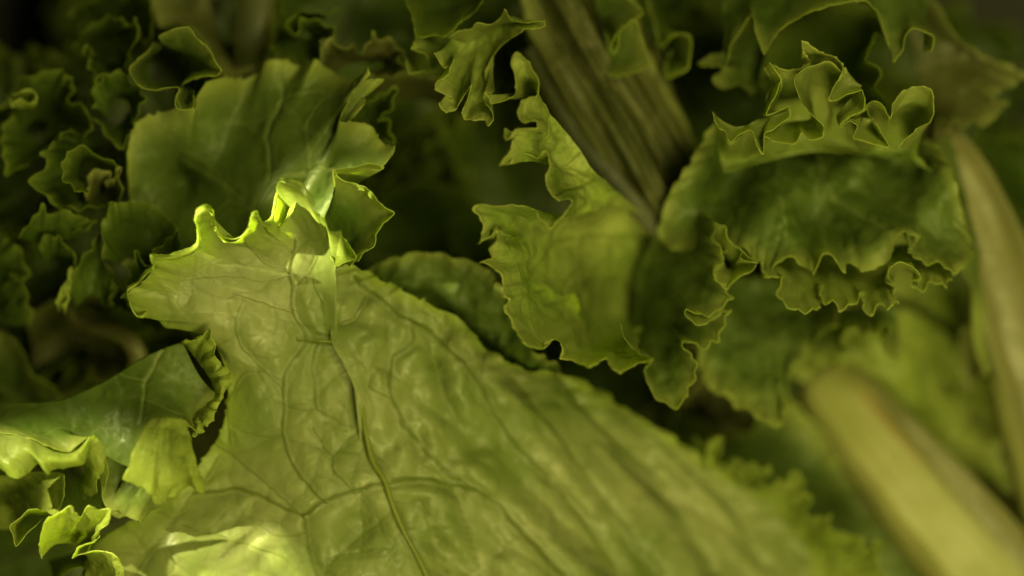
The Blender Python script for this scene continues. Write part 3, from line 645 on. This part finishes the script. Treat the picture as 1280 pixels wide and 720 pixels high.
for _m, _s, _z, _k in (
    ('890,139,3 897,160,4 905,165,4 913,178,5 925,168,4 938,163,4 946,180,5 954,193,5 956,168,4 970,160,3 988,146,3', '893,142,-1.1 905,152,-1.4 918,158,-1.8 932,157,-1.8 945,150,-1.8 958,145,-1.4 970,140,-1.1 985,135,-2', 0, 101),
    ('988,134,1 974,138,2 958,143,2 968,122,2 977,100,2 968,88,2 961,78,2', '984,142,-1.8 970,148,-2.2 955,146,-2.2 958,120,-2.5 964,102,-2.5 955,84,-2.2', 0, 102),
    ('1054,88,3 1045,105,4 1036,125,5 1048,124,4 1060,118,4 1078,112,3', '1056,84,-1 1060,90,-1 1065,96,-1 1070,102,-1 1077,107,-1', 0, 103),
    ('1079,112,3 1081,137,4 1066,145,4 1052,156,5 1056,160,4', '1072,118,-1.1 1064,122,-1.4 1056,130,-1.4 1050,140,-1.4 1048,150,-1.1', 0, 104),
    ('1064,150,3 1072,158,3 1066,173,4 1080,178,5 1095,181,5 1111,184,5 1103,168,4 1093,152,3', '1076,146,-2 1080,147,-1.1 1086,148,-1.1 1092,147,-2', 0, 105)):
    strip('frill', _m, _s, 'frill_pale', leafN, nv=20, step=1.5, sm=4, teeth=0.16, seed=_k, bulge=-0.8)
leafNb = thing('lettuce_leaf', 'broad dark green crinkled leaf face between the two frilled edges at the right', 'lettuce leaf', (1040, 200, -26))
def fN(x, y): return 2.2 * np.sin(x / 17.0 + 0.4 * np.sin(y / 30.0)) * np.exp(-((y - 260) / 90) ** 2) + 1.5 * np.sin((x + 1.5 * y) / 30.0)
strip('blade',
      '893,150,-15 868,190,-16 838,240,-17 822,285,-18 838,312,-18 870,316,-17 905,318,-10 925,312,-8 946,329,-6 960,352,-4 970,338,-5 984,322,-6 996,327,-7 1006,333,-7 1017,343,-6 1022,334,-5 1033,322,-4 1047,332,-5 1054,343,-5 1057,330,-7 1068,334,-7 1081,340,-6 1096,334,-6 1110,326,-6 1117,308,-6 1130,291,-6 1141,295,-6 1150,301,-6 1143,308,-4 1139,316,-3 1148,324,-3 1158,331,-4 1177,331,-5 1190,345,-8 1208,330,-10 1216,305,-12 1200,260,-14 1190,215,-14 1172,180,-14',
      '930,160,-22 970,165,-23 1010,170,-24 1050,172,-24 1090,172,-24 1130,168,-22', 'green', leafNb, ruf=(0.35, 3.6), nv=80, step=1.8, sm=9, ease=1.2, fn=fN, blist=(1.3, 5), teeth=0.16, seed=33, edge_w=2.4,
      veins=[(1.2, '1040,170 1052,230 1080,260 1120,285'), (0.7, '1052,230 1040,280 1045,320'), (0.6, '1000,170 985,230 990,280')], vein_h=-0.5)
leafNc = thing('lettuce_leaf', 'light green frilled leaf edge hanging in rolls at the middle right', 'lettuce leaf', (1050, 300, -22))
strip('blade',
      '930,300,-10 940,312,-8 952,330,-6 962,350,-5 980,345,-4 972,362,-3 974,374,-3 986,383,-2 1004,390,-2 1018,388,-3 1026,380,-5 1026,358,-6 1027,378,-4 1040,380,-3 1052,386,-3 1062,382,-3 1072,376,-4 1080,366,-6 1078,384,-5 1090,392,-4 1100,382,-4 1112,386,-3 1119,384,-3 1120,366,-5 1110,350,-5 1110,338,-4 1118,330,-3 1132,329,-3 1146,338,-4 1148,350,-5 1140,358,-4 1152,362,-5 1168,352,-6 1180,362,-6 1190,350,-8',
      '925,290,-16 960,300,-17 1000,310,-18 1040,312,-18 1080,312,-18 1120,305,-18 1160,305,-18 1185,315,-17', 'frill_pale', leafNc, nv=44, step=1.6, sm=8, ease=1.6, teeth=0.22, ruf=(0.5, 3), blist=(0.8, 4), seed=34, edge_w=2)
strip('frill', '1112,350,-2 1110,342,-1 1114,334,0 1124,329,0 1136,331,0 1146,338,-1 1150,348,-2', '1118,352,-8 1118,346,-9 1122,340,-9 1130,338,-9 1140,342,-8 1144,350,-7', 'frill_pale', leafNc, nv=14, step=1.5, sm=3, teeth=0.05, seed=35)

leafNt = thing('lettuce_leaf', 'cupped leaf arching across the top right edge of the picture', 'lettuce leaf', (1030, -30, -20))
strip('blade', '905,90,-12 912,60,-11 925,40,-11 940,16,-9 943,35,-7 950,58,-5 955,69,-4 962,56,-5 972,42,-6 985,31,-6 1005,20,-6 1030,10,-5 1055,5,-5 1080,2,-5 1095,12,-7 1105,40,-9 1112,60,-8 1115,77,-6 1127,66,-6 1131,48,-6 1140,36,-5 1155,40,-5 1168,45,-5 1165,62,-6 1155,66,-8',
      '900,-30,-20 950,-40,-18 1000,-45,-17 1050,-45,-16 1100,-40,-16 1140,-30,-18 1160,0,-20', 'green', leafNt, nv=50, step=1.7, sm=7, ease=1.3, teeth=0.18, seed=36, blist=(0.6, 6), edge_w=2.4)
leafNi = thing('lettuce_leaf', 'very dark leaf hollow under the arching leaf at the top right', 'lettuce leaf', (1030, 60, -30))
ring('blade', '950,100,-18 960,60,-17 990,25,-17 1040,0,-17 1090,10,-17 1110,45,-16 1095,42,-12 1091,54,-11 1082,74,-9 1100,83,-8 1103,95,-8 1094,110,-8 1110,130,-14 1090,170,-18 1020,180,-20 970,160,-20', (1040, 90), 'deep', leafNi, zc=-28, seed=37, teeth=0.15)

leafNl = thing('lettuce_leaf', 'dark frilled leaf to the left of the upper right frills', 'lettuce leaf', (920, 100, -30))
strip('blade', '940,120,-18 932,112,-18 920,105,-17 905,112,-16 893,105,-16 890,95,-16 903,88,-17 897,80,-17 880,84,-16 872,80,-17 890,70,-18 905,68,-18 907,45,-17 915,38,-17 928,28,-17 938,22,-17', '960,110,-24 960,90,-24 958,70,-24 955,50,-24', 'green', leafNl, nv=30, step=2, sm=6, teeth=0.18, seed=38, blist=(0.8, 5))
leafO = thing('lettuce_leaf', 'dark green leaf with a lumpy pale frill, right of the middle leaf', 'lettuce leaf', (800, 380, -24))
def fO(x, y): return 2.0 * np.sin((x + 0.6 * y) / 24.0)
strip('blade',
      '850,240,-20 875,262,-16 892,278,-9 890,296,-8 903,314,-7 905,326,-8 891,342,-6 897,350,-5 908,360,-5 918,373,-4 905,384,-4 890,392,-4 873,392,-5 857,388,-4 860,398,-3 869,406,-3 880,409,-3 900,394,-4 916,384,-4 908,404,-4 900,427,-4 890,430,-4 886,436,-4 874,436,-5 857,425,-6 856,437,-4 868,442,-4 871,458,-4 868,475,-5 858,490,-5 848,511,-5 830,503,-7 812,488,-8 803,465,-9 812,450,-10 800,440,-12',
      '835,260,-22 822,290,-23 806,325,-24 795,360,-25 790,395,-25 795,430,-24', 'green', leafO, nv=70, step=1.7, sm=8, ease=1.4, fn=fO, blist=(1.0, 5), teeth=0.2, seed=40, edge_w=2.2, ruf=(0.4, 3))
strip('frill', '892,278,-6 899,281,-5 906,283,-4 909,295,-4 916,303,-4 926,310,-3 938,322,-2 948,329,-1 936,327,-1 924,322,-2 926,316,-3', '893,296,-10 900,308,-11 905,318,-11 912,326,-11 914,334,-10 918,336,-9', 'frill_pale', leafO, nv=20, step=1.4, sm=4, teeth=0.12, seed=41)
strip('frill', '946,331,-1 938,340,-3 922,348,-4 912,356,-4 908,362,-4 898,350,-4 891,342,-4 899,334,-5 905,328,-6', '926,320,-9 922,326,-10 916,332,-10 912,338,-10 910,336,-10', 'frill_pale', leafO, nv=18, step=1.4, sm=4, teeth=0.12, seed=42)
leafP = thing('lettuce_leaf', 'soft hazy grey green leaf hanging below the right frills, above the thick stem', 'lettuce leaf', (930, 380, -34))
strip('blade', '870,420,-26 875,455,-24 882,480,-22 895,492,-21 912,500,-20 920,512,-20 935,512,-19 948,524,-18 962,530,-18 976,528,-18 982,505,-20 990,470,-22 1010,440,-24 1040,410,-24 1060,380,-26', '890,350,-30 920,345,-30 960,345,-31 1000,350,-32 1040,360,-32', 'green', leafP, nv=44, step=2, sm=8, blist=(1.2, 5), teeth=0.15, ruf=(0.9, 5), seed=43)
leafP2 = thing('lettuce_leaf', 'small blurred crinkled leaf just above the top end of the thick stem', 'lettuce leaf', (1050, 400, -38))
strip('blade', '985,430,-28 995,455,-26 1012,462,-26 1030,455,-26 1048,448,-26 1058,430,-24 1060,415,-24 1072,408,-24 1080,425,-24 1092,420,-24 1105,412,-24 1108,430,-25 1115,455,-28 1130,440,-30', '1000,385,-34 1040,385,-34 1080,385,-34 1120,385,-34', 'green', leafP2, nv=40, step=2, sm=6, blist=(1.0, 4), ruf=(1.0, 5), teeth=0.15, seed=44)

# ------------------------------------------------------------------ STEMS
leafQ = thing('lettuce_leaf', 'thick pale yellow stem with a brown streak running to the lower right corner', 'lettuce stem', (1180, 640, -36))
tube('midrib', '1022,458,-50 1055,500,-47 1108,565,-45 1175,645,-45 1245,720,-45 1325,800,-45', 'stem', leafQ, r=(5.6, 7.4, 8.8, 10.2, 11.2), flat=0.62, ribs=0.035, n=110, sides=72, streak=(math.pi * 0.62, 0.11, 0.10, 0.42), cap=True)
tube('vein', '1085,478,-44 1135,535,-41 1200,605,-40 1270,685,-40 1350,775,-40', 'rib', leafQ, r=(0.8, 2.4, 3.0, 3.4), flat=0.35, ribs=0.03, n=60, sides=30)
leafR = thing('lettuce_leaf', 'arching smooth beige stem curving down the right side with a dull blade above', 'lettuce leaf', (1220, 300, -34))
tube('midrib', '1150,110,-33 1166,150,-31 1182,180,-30 1207,220,-29 1240,300,-30 1268,390,-32 1300,480,-34 1330,580,-36', 'rib', leafR, r=(2.2, 3.6, 4.8, 5.8, 6.6, 7.2, 7.6), flat=0.55, ribs=0.012, n=110, sides=48)
strip('blade', '1120,-50,-26 1160,-10,-24 1180,20,-24 1200,50,-24 1230,72,-25 1260,80,-26 1285,95,-27 1260,110,-24 1240,125,-22 1262,128,-22 1246,145,-21 1228,160,-22 1220,148,-23 1208,158,-22 1195,152,-22 1185,165,-22 1176,150,-23 1172,168,-24 1168,190,-26',
      '1110,-40,-30 1130,20,-30 1140,60,-30 1150,100,-30 1160,140,-30 1166,180,-30', 'dull', leafR, nv=50, step=2.0, sm=7, blist=(0.9, 7), teeth=0.2, seed=50, ruf=(0.4, 4))
strip('blade', '1150,175,-24 1168,200,-23 1180,230,-23 1175,240,-20 1190,246,-20 1200,262,-21 1208,290,-22 1215,310,-22 1190,320,-22 1215,360,-26 1215,420,-32 1230,470,-36', '1185,170,-28 1205,215,-28 1232,290,-29 1255,360,-31 1270,420,-33 1280,480,-36', 'green', leafR, nv=40, step=2.2, sm=8, blist=(1.0, 7), teeth=0.1, seed=51)

leafT = thing('lettuce_leaf', 'blurred yellow green crinkled leaf behind the thick stem at the lower right', 'lettuce leaf', (1200, 500, -50))
def fT(x, y): return 2.5 * np.sin(x / 26.0 + 0.5 * np.sin(y / 30.0)) + 1.8 * np.sin((y + x * 0.3) / 29.0)
strip('blade', '1060,400,-46 1040,440,-44 1060,480,-44 1090,520,-44 1130,580,-44 1190,650,-46 1260,740,-46 1400,760,-46 1420,600,-46 1400,480,-44', '1120,380,-50 1160,400,-50 1200,430,-50 1240,480,-50 1290,540,-50 1340,560,-50 1360,480,-50', 'bright', leafT, nv=60, step=3, sm=6, fn=fT, blist=(1.8, 7), ruf=(0.8, 6), seed=52)
leafT2 = thing('lettuce_leaf', 'stub of a pale stem with reddish broken end at the right edge', 'lettuce stem', (1270, 450, -40))
tube('midrib', '1262,445,-36 1285,500,-36 1320,600,-38 1350,700,-40', 'stem', leafT2, r=(4.6, 6.4, 7.4, 8.0), flat=0.7, ribs=0.02, n=60, sides=36, cap=True, streak=(math.pi * .5, 2.5, -0.2, 0.05))
leafT3 = thing('lettuce_leaf', 'small brownish leaf remnant beside the pale stem stub at the right edge', 'lettuce leaf', (1220, 440, -46))
ring('blade', '1200,412,-40 1215,405,-40 1245,425,-38 1262,445,-37 1240,458,-38 1222,470,-40 1210,490,-42 1198,455,-42', (1225, 440), 'dull', leafT3, zc=-44, seed=53)

leafV = thing('lettuce_leaf', 'dim flat olive leaf filling the gap between the large pale leaf and the thick stem', 'lettuce leaf', (980, 600, -52))
strip('blade', '840,505,-44 880,530,-44 930,540,-44 980,500,-44 1010,520,-44 1060,580,-45 1120,650,-46 1180,720,-46 1220,780,-46', '830,540,-50 870,590,-50 920,630,-50 980,680,-50 1040,760,-50', 'green', leafV, nv=40, step=2.6, sm=8, blist=(1.2, 9), seed=54, ruf=(0.6, 6))
leafU = thing('lettuce_leaf', 'blurred frilly green edge along the lower right of the large pale leaf', 'lettuce leaf', (990, 690, -36))
strip('blade', '868,545,-32 880,556,-31 890,548,-30 897,560,-30 893,575,-30 905,585,-29 925,578,-28 950,585,-28 962,582,-27 955,600,-28 970,605,-28 985,600,-27 1000,588,-26 1004,606,-27 1012,625,-27 1006,640,-28 1018,648,-28 1034,645,-26 1040,642,-26 1036,655,-27 1056,668,-28 1078,668,-27 1074,680,-27 1090,682,-27 1102,678,-26 1098,695,-28 1108,745,-30',
      '850,570,-38 890,600,-38 930,635,-38 970,670,-38 1010,710,-38 1040,760,-38', 'bright', leafU, nv=44, step=1.8, sm=6, blist=(0.9, 4), ruf=(0.9, 3.5), teeth=0.2, seed=55, ztoss=0.3)
leafU2 = thing('lettuce_leaf', 'tiny green leaf tip poking up in the dark gap beside the large pale leaf', 'lettuce leaf', (890, 560, -34))
ring('blade', '880,575,-28 884,560,-27 893,548,-26 902,545,-26 904,556,-26 898,572,-27 890,584,-28', (892, 566), 'bright', leafU2, zc=-29, seed=56)

# ------------------------------------------------------------------ LEFT: shaded curls
def lobe(label, outline, c, mat, z, zc, seed, cat='lettuce leaf', **kw):
    t = tag(ring('lettuce_leaf', outline, c, mat, None, z=z, zc=zc, seed=seed, **kw), label, cat)
    return t
def edge_leaf(label, margin, spine, mat, seed, **kw):
    kw.setdefault('nv', 34); kw.setdefault('step', 1.8); kw.setdefault('sm', 6); kw.setdefault('teeth', 0.16)
    kw.setdefault('blist', (0.9, 5)); kw.setdefault('edge_w', 1.1)
    if mat == 'green': mat = 'deep'  # same lettuce in the darker copy, so its shade sits in the colour
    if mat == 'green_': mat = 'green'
    kw.setdefault('ruf', (0.45, 3.2))
    return tag(strip('lettuce_leaf', margin, spine, mat, None, seed=seed, **kw), label, 'lettuce leaf')

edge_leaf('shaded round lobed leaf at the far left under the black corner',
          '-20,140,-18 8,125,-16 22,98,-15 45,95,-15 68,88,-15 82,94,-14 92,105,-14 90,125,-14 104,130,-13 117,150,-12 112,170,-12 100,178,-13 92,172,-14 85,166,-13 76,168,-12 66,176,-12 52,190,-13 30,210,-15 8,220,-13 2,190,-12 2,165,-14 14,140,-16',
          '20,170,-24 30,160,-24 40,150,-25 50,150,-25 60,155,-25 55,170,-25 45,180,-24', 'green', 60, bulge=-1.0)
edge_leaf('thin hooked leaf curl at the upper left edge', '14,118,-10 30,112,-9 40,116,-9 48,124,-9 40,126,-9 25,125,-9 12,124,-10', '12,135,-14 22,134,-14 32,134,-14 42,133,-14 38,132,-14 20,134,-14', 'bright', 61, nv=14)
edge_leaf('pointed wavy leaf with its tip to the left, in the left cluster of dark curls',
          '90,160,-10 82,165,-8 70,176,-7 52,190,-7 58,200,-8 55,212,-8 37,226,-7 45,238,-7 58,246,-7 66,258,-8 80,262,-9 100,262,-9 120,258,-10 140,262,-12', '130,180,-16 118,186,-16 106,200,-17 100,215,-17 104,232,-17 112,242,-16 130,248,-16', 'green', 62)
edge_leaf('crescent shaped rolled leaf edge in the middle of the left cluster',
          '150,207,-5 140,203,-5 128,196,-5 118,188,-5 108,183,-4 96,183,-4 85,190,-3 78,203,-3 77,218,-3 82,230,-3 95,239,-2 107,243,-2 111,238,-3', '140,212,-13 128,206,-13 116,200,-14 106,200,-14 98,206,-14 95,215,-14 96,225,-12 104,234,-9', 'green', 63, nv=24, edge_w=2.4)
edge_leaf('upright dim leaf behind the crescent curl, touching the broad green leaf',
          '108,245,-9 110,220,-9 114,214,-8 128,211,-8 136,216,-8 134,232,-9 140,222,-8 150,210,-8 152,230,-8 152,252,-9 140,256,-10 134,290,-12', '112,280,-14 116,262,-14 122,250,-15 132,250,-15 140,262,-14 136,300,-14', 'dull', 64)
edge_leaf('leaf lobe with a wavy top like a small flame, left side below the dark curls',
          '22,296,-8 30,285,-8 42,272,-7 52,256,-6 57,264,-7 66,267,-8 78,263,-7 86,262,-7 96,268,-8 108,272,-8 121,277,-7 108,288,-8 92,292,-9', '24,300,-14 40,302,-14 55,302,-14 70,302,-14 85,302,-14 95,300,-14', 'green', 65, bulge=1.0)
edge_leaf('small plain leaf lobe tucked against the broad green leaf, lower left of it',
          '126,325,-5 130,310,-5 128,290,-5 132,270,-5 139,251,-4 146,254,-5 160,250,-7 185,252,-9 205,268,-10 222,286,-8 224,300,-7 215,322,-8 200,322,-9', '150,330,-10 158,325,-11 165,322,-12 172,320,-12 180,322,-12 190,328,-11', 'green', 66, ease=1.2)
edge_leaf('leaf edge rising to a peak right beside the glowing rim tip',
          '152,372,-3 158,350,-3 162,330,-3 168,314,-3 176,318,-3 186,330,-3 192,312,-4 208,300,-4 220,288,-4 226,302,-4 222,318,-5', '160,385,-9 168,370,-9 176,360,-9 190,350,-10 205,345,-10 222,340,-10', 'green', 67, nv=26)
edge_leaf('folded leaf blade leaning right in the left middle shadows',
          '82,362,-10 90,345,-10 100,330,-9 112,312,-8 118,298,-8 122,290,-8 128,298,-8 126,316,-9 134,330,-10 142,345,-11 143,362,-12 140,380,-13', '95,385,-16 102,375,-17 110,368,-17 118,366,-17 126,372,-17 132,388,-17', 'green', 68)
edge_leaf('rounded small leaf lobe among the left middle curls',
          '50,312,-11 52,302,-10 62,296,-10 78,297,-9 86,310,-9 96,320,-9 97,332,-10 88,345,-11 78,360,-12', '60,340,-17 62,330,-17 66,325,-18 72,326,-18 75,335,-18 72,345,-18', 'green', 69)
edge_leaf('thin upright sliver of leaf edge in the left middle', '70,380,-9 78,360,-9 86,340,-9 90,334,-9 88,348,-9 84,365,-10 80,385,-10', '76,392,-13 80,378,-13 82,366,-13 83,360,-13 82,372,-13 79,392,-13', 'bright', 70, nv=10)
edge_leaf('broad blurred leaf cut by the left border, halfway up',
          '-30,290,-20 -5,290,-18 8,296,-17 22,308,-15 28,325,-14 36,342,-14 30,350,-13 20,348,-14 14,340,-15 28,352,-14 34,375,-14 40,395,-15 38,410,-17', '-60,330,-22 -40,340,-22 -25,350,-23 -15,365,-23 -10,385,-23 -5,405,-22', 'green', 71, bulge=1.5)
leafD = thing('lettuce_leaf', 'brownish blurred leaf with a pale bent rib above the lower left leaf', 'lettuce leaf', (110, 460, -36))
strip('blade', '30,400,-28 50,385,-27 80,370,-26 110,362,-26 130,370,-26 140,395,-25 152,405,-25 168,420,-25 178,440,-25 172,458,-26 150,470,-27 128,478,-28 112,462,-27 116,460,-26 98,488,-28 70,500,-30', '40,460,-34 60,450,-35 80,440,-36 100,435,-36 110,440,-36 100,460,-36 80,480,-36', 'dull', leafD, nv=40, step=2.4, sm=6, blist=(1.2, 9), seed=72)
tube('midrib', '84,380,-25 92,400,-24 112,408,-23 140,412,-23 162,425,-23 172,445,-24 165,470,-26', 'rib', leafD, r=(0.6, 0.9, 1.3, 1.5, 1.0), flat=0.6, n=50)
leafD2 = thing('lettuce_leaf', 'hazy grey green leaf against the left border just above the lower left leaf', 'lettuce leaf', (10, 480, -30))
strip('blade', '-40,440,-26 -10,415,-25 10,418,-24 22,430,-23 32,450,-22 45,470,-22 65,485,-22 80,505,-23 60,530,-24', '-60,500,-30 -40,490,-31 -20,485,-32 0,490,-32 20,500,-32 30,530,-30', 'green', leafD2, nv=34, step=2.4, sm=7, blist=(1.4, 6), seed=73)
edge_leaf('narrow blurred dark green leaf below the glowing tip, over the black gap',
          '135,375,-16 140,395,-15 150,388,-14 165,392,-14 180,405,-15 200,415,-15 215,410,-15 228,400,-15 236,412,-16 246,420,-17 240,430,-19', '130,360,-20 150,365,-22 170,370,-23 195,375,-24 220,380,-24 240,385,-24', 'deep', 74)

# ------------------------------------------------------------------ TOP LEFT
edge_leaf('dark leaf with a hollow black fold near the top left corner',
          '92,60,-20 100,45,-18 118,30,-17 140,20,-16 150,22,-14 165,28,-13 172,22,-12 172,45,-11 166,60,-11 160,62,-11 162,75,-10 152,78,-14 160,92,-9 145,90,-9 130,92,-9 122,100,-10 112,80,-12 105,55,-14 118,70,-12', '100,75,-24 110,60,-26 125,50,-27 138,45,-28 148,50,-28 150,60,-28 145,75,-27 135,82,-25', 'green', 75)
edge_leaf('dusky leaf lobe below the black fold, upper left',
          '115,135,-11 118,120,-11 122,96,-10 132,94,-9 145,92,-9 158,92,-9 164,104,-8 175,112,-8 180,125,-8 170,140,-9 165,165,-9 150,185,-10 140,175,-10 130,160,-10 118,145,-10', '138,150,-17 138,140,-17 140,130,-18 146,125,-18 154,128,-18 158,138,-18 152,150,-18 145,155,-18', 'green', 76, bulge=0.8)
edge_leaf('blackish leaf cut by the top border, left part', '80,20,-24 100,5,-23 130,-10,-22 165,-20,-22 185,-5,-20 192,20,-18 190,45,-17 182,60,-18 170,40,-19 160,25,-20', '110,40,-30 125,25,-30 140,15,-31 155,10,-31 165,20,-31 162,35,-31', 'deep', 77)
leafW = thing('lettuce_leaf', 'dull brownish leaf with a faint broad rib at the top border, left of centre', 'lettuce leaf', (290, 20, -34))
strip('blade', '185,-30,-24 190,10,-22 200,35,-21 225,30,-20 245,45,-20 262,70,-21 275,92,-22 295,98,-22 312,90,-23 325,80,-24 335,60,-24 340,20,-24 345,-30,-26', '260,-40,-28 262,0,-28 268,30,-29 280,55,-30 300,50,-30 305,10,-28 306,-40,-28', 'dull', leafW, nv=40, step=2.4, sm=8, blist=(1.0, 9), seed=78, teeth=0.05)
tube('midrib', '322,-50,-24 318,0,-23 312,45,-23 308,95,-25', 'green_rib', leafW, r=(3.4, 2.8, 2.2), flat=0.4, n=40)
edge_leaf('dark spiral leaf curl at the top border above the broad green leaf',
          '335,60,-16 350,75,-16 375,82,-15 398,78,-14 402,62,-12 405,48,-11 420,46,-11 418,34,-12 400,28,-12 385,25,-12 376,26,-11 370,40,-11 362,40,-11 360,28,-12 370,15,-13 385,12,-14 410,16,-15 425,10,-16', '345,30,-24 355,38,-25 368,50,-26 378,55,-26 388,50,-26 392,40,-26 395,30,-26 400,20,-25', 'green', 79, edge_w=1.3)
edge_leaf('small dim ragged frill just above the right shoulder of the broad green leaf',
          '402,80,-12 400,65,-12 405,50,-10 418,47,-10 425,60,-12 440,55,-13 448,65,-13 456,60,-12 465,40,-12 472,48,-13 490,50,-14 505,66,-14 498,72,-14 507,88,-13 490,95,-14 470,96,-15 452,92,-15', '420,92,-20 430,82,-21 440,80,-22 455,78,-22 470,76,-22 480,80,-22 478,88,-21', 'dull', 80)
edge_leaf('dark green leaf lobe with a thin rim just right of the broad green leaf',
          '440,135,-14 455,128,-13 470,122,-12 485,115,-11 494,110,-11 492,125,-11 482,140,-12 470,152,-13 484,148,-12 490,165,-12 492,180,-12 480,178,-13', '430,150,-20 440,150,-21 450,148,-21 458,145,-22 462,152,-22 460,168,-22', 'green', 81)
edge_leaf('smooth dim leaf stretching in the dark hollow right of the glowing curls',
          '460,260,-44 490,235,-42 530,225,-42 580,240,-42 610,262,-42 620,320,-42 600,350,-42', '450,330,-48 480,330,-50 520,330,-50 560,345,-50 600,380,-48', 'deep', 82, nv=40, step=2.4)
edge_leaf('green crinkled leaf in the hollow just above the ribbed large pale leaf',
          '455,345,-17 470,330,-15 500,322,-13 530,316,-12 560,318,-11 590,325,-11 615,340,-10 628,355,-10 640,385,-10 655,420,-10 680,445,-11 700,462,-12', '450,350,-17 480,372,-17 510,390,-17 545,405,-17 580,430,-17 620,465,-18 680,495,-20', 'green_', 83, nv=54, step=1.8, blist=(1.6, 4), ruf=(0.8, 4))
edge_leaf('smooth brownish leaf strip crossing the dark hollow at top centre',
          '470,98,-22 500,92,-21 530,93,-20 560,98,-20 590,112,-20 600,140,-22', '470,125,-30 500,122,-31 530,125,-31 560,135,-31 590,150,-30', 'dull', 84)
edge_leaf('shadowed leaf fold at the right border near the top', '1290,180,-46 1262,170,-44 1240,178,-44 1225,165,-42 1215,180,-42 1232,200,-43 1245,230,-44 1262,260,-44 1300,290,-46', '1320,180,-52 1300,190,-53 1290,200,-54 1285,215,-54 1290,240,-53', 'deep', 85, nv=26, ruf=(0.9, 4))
